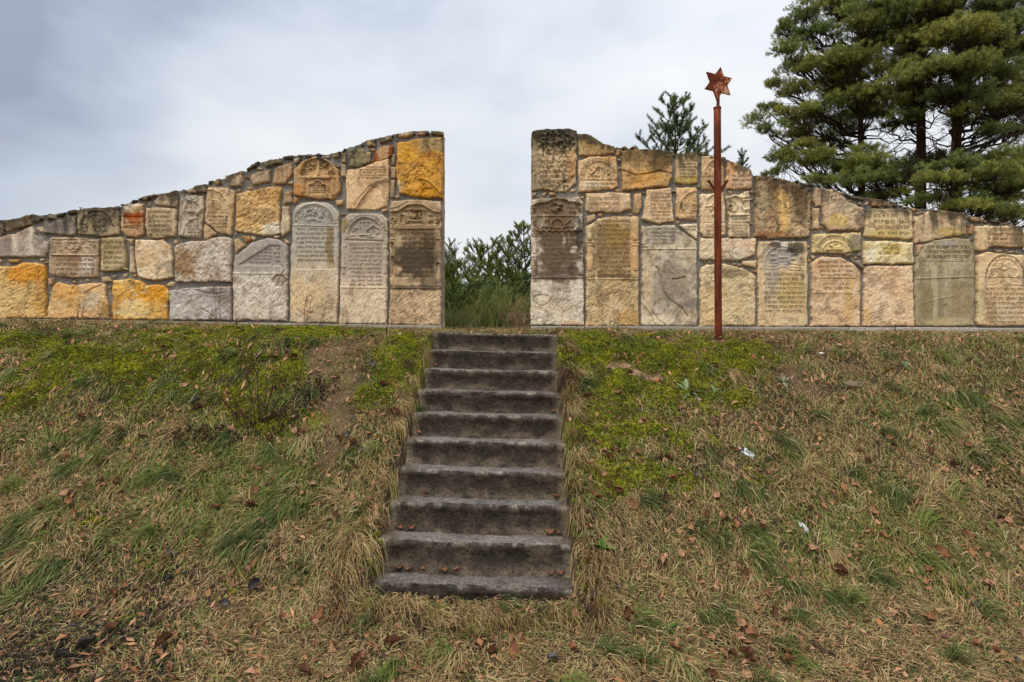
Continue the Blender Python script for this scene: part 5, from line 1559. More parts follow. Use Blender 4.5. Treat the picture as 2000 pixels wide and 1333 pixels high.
def build_grass():
    def dens(x, y):
        d = 1 - .68 * np.clip(blob(x, y, PATH) * 1.4, 0, 1)
        d = d * (1 - .5 * (sm(-x, 1.3, 2.4) * sm(-y, -4.2, -3.3)))
        d = d * (1 - .93 * np.clip(blob(x, y, SAND) * 1.6, 0, 1))
        d = d * (1 - .78 * np.clip(1.3 * blob(x, y, MOSS), 0, 1))
        return d * np.clip(.72 + .8 * fbm(x / .22, y / .22, 2, 12), .06, 1.2) * np.where(y > 6.5, .55, 1)
    parts = [blades(11500, 24, 11, (7.25, None, 1.2), (.04, .10), (.006, .028), grass_col, densf=dens),
             blades(3000, 22, 12, (5.0, None, 1.2), (.08, .17), (.010, .05), grass_col, spread=.05, densf=dens),
             blades(2600, 16, 15, (7.25, None, 1.0), (.04, .09), (.012, .035), grass_col, spread=.07, randdir=1.5, densf=dens)]

    # tussocks: tight, longer, greener, combed over
    def tcol(x, y, r):
        c = np.empty((len(x), 3))
        u = r.random(len(x))
        c[:] = GP['dkgreen']
        c[u < .45] = GP['green']
        c[u < .2] = GP['straw']
        return c
    parts.append(blades(260, 70, 13, (6.6, None, 1.2), (.12, .24), (.05, .11), tcol, spread=.030, randdir=.25,
                        densf=lambda x, y: dens(x, y) * np.clip(.25 + blob(x, y, GREEN), 0, 1)))

    # long dry fringe hanging over the ends of the steps
    def fringe(seed, n):
        r = np.random.default_rng(seed)
        u = np.where(r.random(n) < .5, -1, 1) * (ST_W / 2 + .03 + .15 * r.random(n) ** .8)
        v = -2.75 + 2.9 * r.random(n) ** 1.7
        bot = r.random(n) < .34
        u = np.where(bot, (r.random(n) - .5) * 1.6, u)
        v = np.where(bot, -2.62 - .12 * r.random(n), v)
        c, s = math.cos(ST_YAW), math.sin(ST_YAW)
        return ST_C[0] + u * c - v * s, ST_C[1] + u * s + v * c
    fx, fy = fringe(5, 150)

    def fcol(x, y, r):
        c = np.empty((len(x), 3))
        u = r.random(len(x))
        c[:] = GP['straw']
        c[u < .62] = GP['dead']
        c[u < .30] = GP['olive']
        c[u < .10] = GP['dark']
        return c
    # reuse the blade builder by sampling round given clump centres
    r = np.random.default_rng(8)
    per = 26
    X = np.repeat(fx, per) + r.normal(size=len(fx) * per) * .03
    Y = np.repeat(fy, per) + r.normal(size=len(fx) * per) * .03
    A = np.where(X < -.2, math.pi * 1.5 + .35, math.pi * 1.5 - .25) + np.repeat(r.normal(size=len(fx)) * .45, per) + r.normal(size=len(X)) * .3
    L = .06 + .14 * r.random(len(X))
    C = np.repeat(fcol(fx, fy, r), per, 0) * (.7 + .6 * r.random((len(X), 1)))
    segs = 3
    V = np.empty((len(X), segs + 1, 2, 3))
    px, py = X.copy(), Y.copy()
    bend = r.normal(size=len(X)) * .7
    for k in range(segs + 1):
        t = k / segs
        z = gz(X, Y) * (1 - .55 * t) + gz(px, py) * .55 * t + .07 * math.sin(min(1, t * 1.2) * math.pi * .6) * (.4 + r.random(len(X))) - (.01 if k == 0 else 0)
        w = .0026 * (1 - .8 * t)
        dx, dy = -np.sin(A), np.cos(A)
        V[:, k, 0] = np.stack([px - dx * w, py - dy * w, z], 1)
        V[:, k, 1] = np.stack([px + dx * w, py + dy * w, z + .0015], 1)
        px = px + np.cos(A) * L / segs
        py = py + np.sin(A) * L / segs
        A = A + bend / segs
    base = np.arange(len(X))[:, None] * (segs + 1) * 2
    kk = np.arange(segs)[None] * 2
    q = np.stack([base + kk, base + kk + 1, base + kk + 3, base + kk + 2], -1).reshape(-1, 4)
    parts.append((V.reshape(-1, 3), q, np.repeat(C[:, None], (segs + 1) * 2, 1).reshape(-1, 3)))

    # level ground in and beyond the gap
    def gap(x, y):
        return ((x > -1.4) & (x < .9)) * 1.0
    n0 = 0
    V_, q_, c_ = [], [], []
    for (V, q, c) in parts:
        V_.append(V)
        q_.append(q + n0)
        c_.append(c)
        n0 += len(V)
    o = mesh_obj('grass', np.concatenate(V_), [np.concatenate(q_)], M_GRASS, np.clip(np.concatenate(c_), .004, .7))
    tag(o, 'matted dry and green grass covering the bank on both sides of the steps', 'grass', kind='stuff')
    # beyond the wall
    r = np.random.default_rng(77)
    X = np.concatenate([r.uniform(-1.6, 1.0, 9000), r.uniform(-9.2, -.8, 9000), r.uniform(.2, 7.2, 8000)])
    Y = np.concatenate([r.uniform(7.0, 11.5, 9000), D - .07 - .25 * r.random(9000) ** 1.5, D - .07 - .25 * r.random(8000) ** 1.5])
    n = len(X)
    pk = fbm(X / .18, Y / .3, 3, 14) > -.12
    X, Y = X[pk], Y[pk]
    n = len(X)
    mb = MB()
    A = r.random(n) * 6.28
    L = .03 + .07 * r.random(n)
    z = gz(X, Y)
    w = .0035
    T = np.stack([X + np.cos(A) * L * .7, Y + np.sin(A) * L * .7, z + L * .6], 1)
    a = np.stack([X - np.sin(A) * w, Y + np.cos(A) * w, z - .01], 1)
    b = np.stack([X + np.sin(A) * w, Y - np.cos(A) * w, z - .01], 1)
    V = np.stack([a, b, T], 1).reshape(-1, 3)
    pal = np.array([GP['olive'], lin((122, 122, 50)), GP['straw'], GP['dead']])
    C = np.repeat(pal[r.integers(0, 4, n)], 3, 0)
    o = mesh_obj('short_grass', V, [np.arange(3 * n).reshape(-1, 3)], M_GRASS, C)
    tag(o, 'short mossy grass through the gap and along the foot of both walls', 'grass', kind='stuff')


build_grass()


def build_moss():
    r = np.random.default_rng(31)
    n = 1500000
    y = 3.2 + 4.3 * r.random(n)
    x = (r.random(n) * 2 - 1) * (y * .88 + .3)
    d = blob(x, y, MOSS) * (.82 + .3 * noise(x / .3, y / .2, 70)) + .66 * fbm(x / .15, y / .11, 5, 71, .6) - .01 - .8 * blob(x, y, PATH)
    k = (d > .25) & ~on_stairs(x, y, .01) & ~((y > D - .06) & ((x < -.83) | (x > .22)))
    x, y, d = x[k], y[k], d[k]
    n = len(x)
    hgt = np.clip((d - .25) * 1.7, 0, 1)
    cush = .016 + .032 * hgt + .012 * noise(x / .05, y / .05, 72)
    z = gz(x, y) + cush
    A = r.random(n) * 6.28
    w = .0042 + .0028 * r.random(n)
    el = .9 * r.random(n)
    L = .007 + .009 * r.random(n)
    dx, dy = np.cos(A), np.sin(A)
    a = np.stack([x - dy * w, y + dx * w, z - .004], 1)
    b = np.stack([x + dy * w, y - dx * w, z - .004], 1)
    T = np.stack([x + dx * L * np.cos(el), y + dy * L * np.cos(el), z + L * np.sin(el)], 1)
    V = np.stack([a, b, T], 1).reshape(-1, 3)
    t = np.clip(.5 + .9 * fbm(x / .12, y / .12, 3, 73), 0, 1)[:, None]
    C = lin((166, 166, 44)) * t + lin((112, 126, 46)) * (1 - t)
    o_ = sm(fbm(x / .07, y / .05, 3, 74), .05, .4)[:, None] * .62
    C = C * (1 - o_) + lin((92, 80, 42)) * o_
    br = (r.random(n) < .10)
    C[br] = lin((122, 100, 44))
    C = C * (.65 + .6 * r.random((n, 1)))
    o = mesh_obj('moss', V, [np.arange(3 * n).reshape(-1, 3)], M_MOSS, np.repeat(C, 3, 0), smooth=False)
    tag(o, 'bright yellow green moss cushions on the upper bank', 'moss', kind='stuff')
    print('moss', n)


build_moss()


def leaf_mesh(name, seed, col, Ls, wide, lobed):
    r = random.Random(seed)
    nu, nv = 11, 7
    V = []
    for i in range(nu):
        t = i / (nu - 1)
        w = wide * math.sin(math.pi * min(1, t * .97 + .03)) ** .8 * (1 - .25 * t)
        if lobed:
            w *= 1 + .30 * math.cos(t * math.pi * 7)
        for j in range(nv):
            s = j / (nv - 1) * 2 - 1
            x = (t - .5) * Ls
            y = s * w * Ls * .5
            z = (.22 + .2 * math.sin(seed)) * Ls * (s * s) + .30 * Ls * math.sin(t * 3.1 + seed) * (t - .4) + .06 * Ls * math.sin(7 * t + 3 * s + seed) + abs(s) * .02 * Ls
            V.append((x, y, z))
    V = np.array(V)
    n = len(V)
    ii = np.arange(n).reshape(nu, nv)
    q = np.stack([ii[:-1, :-1], ii[1:, :-1], ii[1:, 1:], ii[:-1, 1:]], -1).reshape(-1, 4)
    B = V - np.array([0, 0, .0012])
    mb = MB()
    cc = lin(col)[None] * .68 * (1 + .35 * noise(V[:, 0] * 60, V[:, 1] * 60, seed))[:, None]
    cc = np.concatenate([cc, cc * .8])
    mb.add(np.concatenate([V, B]), np.concatenate([q, q[:, ::-1] + n]), col=cc)
    mb.tube([(-.5 * Ls, 0, V[3][2]), (-.62 * Ls, .01 * Ls, V[3][2] + .02), (-.75 * Ls, .03 * Ls, V[3][2] + .01)], .0012, 4, lin(col) * .7)
    return mb.build(name, M_LEAF)


LEAF_KINDS = [((150, 104, 72), .085, .62, False, 'curled orange brown fallen leaf on the bank'),
              ((170, 126, 92), .075, .75, False, 'pale tan dry fallen leaf on the bank'),
              ((118, 78, 54), .095, .55, True, 'dark brown lobed oak leaf fallen on the bank'),
              ((104, 96, 92), .085, .72, False, 'grey weathered fallen leaf on the bank'),
              ((140, 92, 58), .11, .6, True, 'large russet lobed oak leaf fallen on the bank'),
              ((66, 58, 54), .10, .8, False, 'blackened rotting fallen leaf on the bank'),
              ((160, 118, 92), .07, .5, False, 'narrow pinkish brown fallen leaf on the bank')]
WSUM = [.18, .30, .2, .06, .10, .01, .15]


def place_leaf(o, x, y, r, h=None):
    n = Vector(gnormal(x, y))
    q = n.to_track_quat('Z', 'Y')
    e = Matrix.Rotation(r.uniform(0, 6.28), 3, 'Z').to_quaternion()
    tilt = Matrix.Rotation(r.uniform(-.55, .55), 3, 'X').to_quaternion() @ Matrix.Rotation(r.uniform(-.4, .4), 3, 'Y').to_quaternion()
    o.rotation_mode = 'QUATERNION'
    o.rotation_quaternion = q @ tilt @ e
    o.location = (x, y, float(gz(x, y)) + (h if h is not None else r.uniform(.034, .062)))
    s = r.uniform(.5, 1.05)
    o.scale = (s, s, s)


def build_leaves():
    r = random.Random(99)
    protos = [leaf_mesh('fallen_leaf', 3 + 2 * i, k[0], k[1], k[2], k[3]) for i, k in enumerate(LEAF_KINDS)]
    first = [True] * len(protos)
    spots = []
    # where the photograph shows leaves gathering
    marks = [(660, 620), (360, 215), (700, 1000), (215, 1250), (735, 690), (1155, 1045), (1190, 960), (1120, 760), (1150, 755), (1190, 735), (1250, 815), (1258, 830), (1320, 888), (1290, 905), (1235, 930), (1190, 905), (1180, 890),
             (1400, 985), (1436, 1035), (1330, 1105), (1165, 1215), (1240, 1000), (1290, 985), (1165, 985), (1160, 1010), (1500, 940), (560, 700), (535, 705), (605, 760), (455, 820), (330, 840), (240, 850), (160, 828), (100, 840), (230, 865), (250, 885), (160, 905), (320, 690), (260, 668), (370, 735), (360, 765),
             (730, 800), (750, 820), (770, 818), (740, 870), (735, 905), (690, 880), (640, 940), (610, 960), (575, 850), (590, 855), (545, 875), (525, 870), (840, 1155), (820, 1165), (760, 1130), (740, 1115), (735, 1120), (955, 1160), (1000, 1157), (1110, 1125), (1105, 1130), (720, 1105), (790, 1035), (735, 1040),
             (540, 1105), (1075, 1225), (490, 1240), (620, 1220), (1500, 1180), (1510, 1215), (1540, 1105), (1650, 985), (1640, 1130), (1900, 1200), (1820, 1225), (2000 - 60, 1155), (1880, 955), (1120, 1285), (1250, 1310), (1400, 1285), (1420, 1300), (1390, 1260), (1350, 1310), (890, 1230), (850, 1300), (960, 1290), (1000, 1240)]
    for (px, py) in marks:
        x, y, z = ground_at(px, py)
        spots.append((float(x), float(y)))
    while len(spots) < 285:
        px = r.uniform(-20, 2020)
        py = 700 + 640 * r.random() ** .8
        if r.random() < .45:
            px = r.gauss(900, 330)
        x, y, z = ground_at(px, py)
        x, y = float(x), float(y)
        if on_stairs(np.array(x), np.array(y), .03) or y > 6.9:
            continue
        spots.append((x, y))
    for (x, y) in spots:
        if on_stairs(np.array(x), np.array(y), .0):
            continue
        k = r.choices(range(len(protos)), WSUM)[0]
        if x < -1.2 and y < 3.9 and r.random() < .2:
            k = 5
        if first[k]:
            o = protos[k]
            first[k] = False
        else:
            o = protos[k].copy()
            COL.objects.link(o)
        place_leaf(o, x, y, r)
        tag(o, LEAF_KINDS[k][4], 'leaf', 'fallen leaves on the bank: ' + LEAF_KINDS[k][4].split(' fallen')[0])
    # leaves lying on the treads
    c, s = math.cos(ST_YAW), math.sin(ST_YAW)
    for (i, u) in ((2, -.56), (3, .58), (4, .57), (5, -.57), (6, .59), (7, .56), (8, .57), (8, .5), (9, .5), (9, -.34), (7, -.42), (8, -.55), (8, -.47), (9, -.50), (9, -.44), (9, -.2), (9, -.12), (9, .56)):
        v = -i * TREAD + TREAD * .72
        k = 4 if r.random() < .6 else 0
        o = protos[k].copy()
        COL.objects.link(o)
        x, y = ST_C[0] + u * c - v * s, ST_C[1] + u * s + v * c
        o.rotation_mode = 'XYZ'
        o.rotation_euler = (r.uniform(-.4, .4), r.uniform(-.2, .2), r.uniform(0, 6))
        sc = r.uniform(.4, .75)
        o.scale = (sc, sc, sc)
        o.location = (x, y, -i * RISE + .022 - u * math.sin(math.radians(1.25)))
        tag(o, 'russet brown fallen leaf lying on a concrete step', 'leaf', 'fallen leaves on the steps')
    # smaller scraps of leaf between the blades
    rr = np.random.default_rng(5)
    n = 9000
    y = 2.5 + 4.3 * rr.random(n) ** 1.2
    x = (rr.random(n) * 2 - 1) * (y * .88 + .3)
    k = ~on_stairs(x, y, .01)
    x, y = x[k], y[k]
    n = len(x)
    A = rr.random(n) * 6.28
    L = .012 + .026 * rr.random(n) ** 2
    wv = L * (.3 + .3 * rr.random(n))
    z = gz(x, y) + .018 + .03 * rr.random(n)
    t1, t2 = rr.normal(size=n) * .012, rr.normal(size=n) * .010
    dx, dy = np.cos(A), np.sin(A)
    P = np.stack([np.stack([x - dx * L, y - dy * L, gz(x - dx * L, y - dy * L) - gz(x, y) + z - t1], 1), np.stack([x + dy * wv, y - dx * wv, z + t2], 1), np.stack([x + dx * L, y + dy * L, gz(x + dx * L, y + dy * L) - gz(x, y) + z + t1], 1), np.stack([x - dy * wv, y + dx * wv, z + t2 * .5], 1)], 1)
    pal = np.array([lin(c_[0]) for c_ in LEAF_KINDS if c_[0][0] > 110])
    C = pal[rr.integers(0, len(pal), n)] * (.7 + .5 * rr.random((n, 1)))
    o = mesh_obj('leaf_litter', P.reshape(-1, 3), [np.arange(4 * n).reshape(-1, 4)], M_LEAF, np.repeat(C, 4, 0), smooth=False)
    tag(o, 'small crumbled bits of brown leaf scattered through the grass', 'leaf litter', kind='stuff')


build_leaves()
# ---------------------------------------------------------------- weeds and small plants
def weed_geo(mb, base, h, r, col, lean=(0, 0), n_side=7, rad=.004, droop=.0, heads=0):
    base = np.array(base, float)
    k = 9
    t = np.linspace(0, 1, k)
    wob = np.cumsum(np.array([[r.gauss(0, .02 * h), r.gauss(0, .02 * h)] for _ in range(k)]), 0)
    P = np.stack([base[0] + lean[0] * t * h + wob[:, 0] * t, base[1] + lean[1] * t * h + wob[:, 1] * t, base[2] - .02 + (h + .02) * t], 1)
    mb.tube(P, np.linspace(rad, rad * .4, k), 5, col)
    for _ in range(n_side):
        i = r.randint(2, k - 1)
        a = r.uniform(0, 6.28)
        L = h * r.uniform(.12, .34) * (1.2 - t[i] * .6)
        q = np.linspace(0, 1, 5)
        up = r.uniform(.4, 1.1)
        S = np.stack([P[i, 0] + math.cos(a) * L * q, P[i, 1] + math.sin(a) * L * q * .6, P[i, 2] + L * up * q - droop * L * q * q], 1)
        S += np.array([[r.gauss(0, .03 * L) for _ in range(3)] for _ in range(5)]) * q[:, None]
        mb.tube(S, np.linspace(rad * .55, rad * .25, 5), 4, col)
        for _ in range(2):
            j = r.randint(2, 4)
            b = a + r.uniform(-1, 1)
            T = np.stack([S[j], S[j] + np.array([math.cos(b), math.sin(b) * .5, r.uniform(.4, 1.3)]) * L * .3])
            mb.tube(T, [rad * .35, rad * .2], 3, col)
        for _ in range(heads):
            j = r.randint(1, 4)
            p = S[j] + np.array([r.gauss(0, .01), r.gauss(0, .01), r.gauss(0, .01)])
            m = r.uniform(.005, .012)
            o = np.array([[m, 0, 0], [0, m, .3 * m], [-m, 0, 0], [0, -m, .2 * m], [0, 0, m * 1.3], [0, 0, -m]])
            mb.add(p + o, None, [[0, 1, 4], [1, 2, 4], [2, 3, 4], [3, 0, 4], [1, 0, 5], [2, 1, 5], [3, 2, 5], [0, 3, 5]], np.array(col) * r.uniform(.7, 1.3))


def dead_weed(px, py, hpx, label, n=1, col=(74, 54, 40), lean=(0, 0), side=7, name='dead_weed', rad=.004, heads=0, at_wall=False, spread=.04):
    r = random.Random(int(px * 7 + py))
    if at_wall:
        y = D - .14
        x = (px - 1000) * y / F
        z = float(gz(x, y))
    else:
        x, y, z = ground_at(px, py)
    h = hpx * y / F
    mb = MB()
    for i in range(n):
        bx, by = x + r.gauss(0, spread) * (n > 1), y - abs(r.gauss(0, spread * .5)) * (n > 1)
        weed_geo(mb, (bx, by, gz(bx, by)), h * r.uniform(.6, 1.0) if i else h, r, lin(col), (lean[0] + r.gauss(0, .15) * (n > 1), lean[1]), side, rad, heads=heads)
    o = mb.build(name, M_TWIG)
    tag(o, label, 'dead plant')
    return o


def build_weeds():
    dead_weed(434, 627, 95, 'tall dry weed stalk leaning against the grey block of the left wall', 2, (96, 66, 46), (-.25, 0), 9, at_wall=True)
    dead_weed(594, 632, 66, 'branching dry weed in front of the tall round topped gravestone', 3, (96, 66, 44), (.08, 0), 9, at_wall=True)
    dead_weed(622, 632, 58, 'thinner dry weed standing right beside the branching one', 2, (96, 66, 44), (.2, 0), 7, at_wall=True, rad=.003)
    dead_weed(160, 626, 46, 'low tangled dry weeds under the chipped orange block', 5, (84, 66, 42), (.1, 0), 8, at_wall=True, spread=.09, rad=.003)
    dead_weed(230, 628, 48, 'dry reddish weeds under the bright yellow block', 5, (98, 66, 40), (-.1, 0), 7, at_wall=True, spread=.08, rad=.003)
    dead_weed(476, 627, 40, 'small dry sprig at the foot of the slanted inscription slab', 2, (96, 72, 52), (-.5, 0), 5, at_wall=True, rad=.003)
    dead_weed(672, 634, 18, 'short dark stub at the foot of the bookcase gravestone', 1, (60, 46, 36), (.4, 0), 3, at_wall=True, rad=.007)
    dead_weed(724, 634, 30, 'sparse dry stems in front of the bookcase gravestone', 3, (96, 70, 46), (.3, 0), 5, at_wall=True, rad=.0025, spread=.07)
    dead_weed(800, 636, 34, 'thin dry stem before the blackened gravestone by the gap', 3, (96, 70, 46), (.0, 0), 5, at_wall=True, rad=.0025, spread=.08)
    dead_weed(1180, 637, 50, 'thin dry stems before the gravestone with two columns', 4, (90, 66, 44), (.05, 0), 6, at_wall=True, rad=.0025, spread=.08)
    dead_weed(1206, 640, 30, 'dark bent weed right of the thin stems by the column gravestone', 2, (58, 46, 36), (.2, 0), 6, at_wall=True, rad=.003)
    dead_weed(1447, 636, 40, 'dry stems right of the rusty post', 3, (96, 72, 46), (.05, 0), 6, at_wall=True, rad=.0025, spread=.06)
    dead_weed(1749, 637, 18, 'single dark stub before the plain pinkish slab', 1, (52, 42, 34), (0, 0), 1, at_wall=True, rad=.005)
    dead_weed(755, 660, 24, 'dark upright stub near the top of the left bank', 1, (50, 40, 34), (0, 0), 2, rad=.008)
    dead_weed(216, 760, 28, 'thick short stub standing alone on the left bank', 1, (60, 46, 38), (-.1, 0), 1, rad=.010)
    dead_weed(222, 718, 24, 'small dark stub above the thick one on the left bank', 1, (60, 46, 38), (-.1, 0), 1, rad=.007)
    dead_weed(134, 678, 22, 'dark sprig high on the left bank', 2, (60, 48, 36), (0, 0), 4, rad=.004)
    dead_weed(336, 706, 28, 'leaning dark sprig amid grass below the grey block', 2, (66, 50, 40), (-.2, 0), 4, rad=.004)
    dead_weed(200, 784, 20, 'bent dark twig low on the left bank', 2, (50, 42, 34), (.4, 0), 4, rad=.005)
    dead_weed(462, 720, 66, 'tall thin dead stem at the left of the dark brown bush', 2, (58, 46, 36), (-.1, 0), 8, rad=.0035, heads=2)
    dead_weed(1192, 682, 38, 'dark bare sprig beside the upper right steps', 2, (62, 50, 38), (.1, 0), 5, rad=.003)
    # the tall twiggy dead bush left of the path
    r = random.Random(4)
    x, y, z = ground_at(505, 835)
    mb = MB()
    for (dx, hh, lx) in ((-.02, .80, -.20), (.0, .66, -.02), (.03, .42, .12), (-.05, .38, -.45), (.06, .34, .45), (.10, .30, .75), (.02, .28, .2), (-.08, .30, -.8)):
        weed_geo(mb, (x + dx, y + r.gauss(0, .03), gz(x + dx, y)), hh, r, lin((72, 55, 44)), (lx, .05), 10, .0055, .1, 1)
    for _ in range(20):
        bx, by = x + r.gauss(.05, .16), y + r.gauss(-.02, .09)
        weed_geo(mb, (bx, by, gz(bx, by)), r.uniform(.08, .2), r, lin((66, 50, 40)), (r.gauss(0, .6), 0), 6, .0028, .2, 1)
    o = mb.build('dead_bush', M_TWIG)
    tag(o, 'dark brown twiggy dead bush on the left bank with two tall stems', 'dead bush')
    # a low bramble-like tangle right of it
    x, y, z = ground_at(600, 775)
    mb = MB()
    for _ in range(26):
        bx, by = x + r.gauss(0, .14), y + r.gauss(0, .06)
        weed_geo(mb, (bx, by, gz(bx, by)), r.uniform(.05, .13), r, lin((60, 46, 38)), (r.gauss(0, .9), 0), 5, .003, .2, 2)
    o = mb.build('dead_bush', M_TWIG)
    tag(o, 'low dark tangle of dead stems between the bush and the worn path', 'dead bush')
    x, y, z = ground_at(395, 860)
    mb = MB()
    for _ in range(30):
        bx, by = x + r.gauss(0, .22), y + r.gauss(0, .05)
        weed_geo(mb, (bx, by, gz(bx, by)), r.uniform(.04, .10), r, lin((70, 54, 42)), (r.gauss(.6, .9), 0), 5, .0028, .2, 2)
    o = mb.build('dead_bush', M_TWIG)
    tag(o, 'brown flattened dead stalks running down left from the twiggy bush', 'dead bush')
    # tiny sprout on top of the left wall
    mb = MB()
    bx, by, bz = (151 - 1000) * K, D + .05, EYE + (640 - 411) * K
    mb.tube([(bx, by, bz - .02), (bx + .004, by, bz + .02), (bx + .003, by, bz + .035)], [.004, .004, .003], 5, lin((62, 60, 48)))
    for k in range(6):
        a = k * 1.05
        mb.tube([(bx + .003, by, bz + .03), (bx + .003 + .016 * math.cos(a), by + .016 * math.sin(a), bz + .045)], [.004, .003], 4, lin((62, 66, 56)))
    o = mb.build('sprout', M_TWIG)
    tag(o, 'tiny dark sprout growing on top of the left wall', 'plant')


build_weeds()


def leaf_plant(px, py, n, L, w, col, label, name, seed, flat=.25, lobed=0):
    r = random.Random(seed)
    x, y, z = ground_at(px, py)
    mb = MB()
    for i in range(n):
        a = i * 2.4 + r.uniform(-.3, .3)
        ll = L * r.uniform(.6, 1.05)
        el = r.uniform(flat * .3, flat * 2)
        k = 9
        V = []
        for j in range(k):
            t = j / (k - 1)
            ww = w * ll / L * math.sin(math.pi * (t * .93 + .05)) ** .9 * (1 + (lobed * math.cos(t * 22)))
            rx = ll * t * math.cos(el)
            zz = ll * t * math.sin(el) * (1 - .55 * t) + .02
            cx, cy = x + rx * math.cos(a), y + rx * math.sin(a)
            b = float(gz(cx, cy))
            for s in (-1, 0, 1):
                V.append((cx - s * ww * math.sin(a), cy + s * ww * math.cos(a), b + zz + .25 * ww * abs(s)))
        q = []
        for j in range(k - 1):
            for s in range(2):
                p = j * 3 + s
                q.append([p, p + 1, p + 4, p + 3])
        mb.add(V, q, col=lin(col) * r.uniform(.75, 1.2))
    o = mb.build(name, M_MOSS)
    tag(o, label, 'plant')


leaf_plant(1342, 772, 13, .15, .022, (128, 142, 104), 'pale grey green leafy rosette on the mossy right bank', 'rosette_plant', 1, .3)
leaf_plant(1402, 780, 9, .12, .018, (122, 136, 100), 'smaller grey green rosette just right of the pale one', 'rosette_plant', 2, .3)
leaf_plant(1178, 1080, 7, .13, .030, (72, 110, 42), 'bright green broad leafed weed beside the lower right steps', 'leafy_weed', 3, .6, .12)
leaf_plant(1150, 1056, 6, .09, .024, (86, 104, 66), 'dull green small weed just above the bright green one', 'leafy_weed', 4, .5)
leaf_plant(1300, 1240, 11, .10, .018, (74, 104, 46), 'green leafy weed in the dry grass at the bottom', 'leafy_weed', 5, .5, .2)
leaf_plant(1530, 752, 6, .09, .015, (116, 134, 104), 'tiny grey green rosette under the worn brown strip', 'rosette_plant', 6, .3)
leaf_plant(1770, 720, 9, .10, .014, (104, 128, 92), 'bluish green rosette in the dry grass far right', 'rosette_plant', 7, .4)


def step_plant():
    """small creeping green plant on the fifth tread, at the left end"""
    r = random.Random(11)
    c, s = math.cos(ST_YAW), math.sin(ST_YAW)
    mb = MB()
    for i in range(170):
        u = -ST_W / 2 + .02 + min(.1, abs(r.gauss(0, .045)))
        v = -4 * TREAD + TREAD * (.35 + .5 * r.random())
        x, y = ST_C[0] + u * c - v * s, ST_C[1] + u * s + v * c
        z = -4 * RISE - u * .0218 + abs(r.gauss(0, .022)) + .004
        a = r.uniform(0, 6.28)
        m = r.uniform(.006, .011)
        e = r.uniform(-.4, .8)
        p = np.array([[0, 0, 0], [m, m * .6, m * e], [2 * m, 0, m * e * 1.4], [m, -m * .6, m * e]])
        R = np.array([[math.cos(a), -math.sin(a), 0], [math.sin(a), math.cos(a), 0], [0, 0, 1]])
        mb.add(p @ R.T + np.array([x, y, z]), [[0, 1, 2, 3]], col=lin((66, 92, 44)) * r.uniform(.6, 1.3))
    o = mb.build('creeping_plant', M_MOSS)
    tag(o, 'small green creeping plant on the left end of a middle step', 'plant')


step_plant()


# ---------------------------------------------------------------- trees
def needle_tufts(mb, pos, dirs, n_per, Ln, wid, shoot, cols, seed, cone=.75):
    """pine shoots: needles set round short axes; one triangle-pair blade per needle"""
    r = np.random.default_rng(seed)
    pos = np.repeat(np.asarray(pos), n_per, 0)
    d = np.repeat(np.asarray(dirs), n_per, 0)
    d /= np.linalg.norm(d, axis=1)[:, None] + 1e-9
    C = np.repeat(np.asarray(cols), n_per, 0)
    N = len(pos)
    rnd = r.normal(size=(N, 3))
    rad = rnd - (rnd * d).sum(1)[:, None] * d
    rad /= np.linalg.norm(rad, axis=1)[:, None] + 1e-9
    t = r.random((N, 1))
    base = pos + d * (t - .5) * shoot
    nd = d * (1 - cone * .55) + rad * (cone * (1.05 - .45 * t))
    nd /= np.linalg.norm(nd, axis=1)[:, None]
    L = Ln * (.7 + .5 * r.random((N, 1)))
    rnd2 = r.normal(size=(N, 3))
    sd = np.cross(nd, rnd2)
    sd /= np.linalg.norm(sd, axis=1)[:, None] + 1e-9
    w = wid * (.7 + .6 * r.random((N, 1)))
    V = np.stack([base - sd * w * .5, base + sd * w * .5, base + nd * L], 1).reshape(-1, 3)
    C = C * (.7 + .55 * r.random((N, 1)))
    mb.add(V, None, np.arange(3 * N).reshape(-1, 3), np.repeat(C, 3, 0))


def curve_pts(a, b, sag, k, r, wob=.04):
    a, b = np.array(a, float), np.array(b, float)
    t = np.linspace(0, 1, k)[:, None]
    P = a + (b - a) * t
    L = np.linalg.norm(b - a)
    P[:, 2] += (-sag * L * np.sin(t * math.pi))[:, 0]
    n = np.array([[r.gauss(0, wob * L) for _ in range(3)] for _ in range(k)])
    n[0] = 0
    n[-1] = 0
    return P + n


BARK = lin((82, 60, 47))
BARK_R = lin((92, 58, 44))
BARK_D = lin((70, 56, 46))


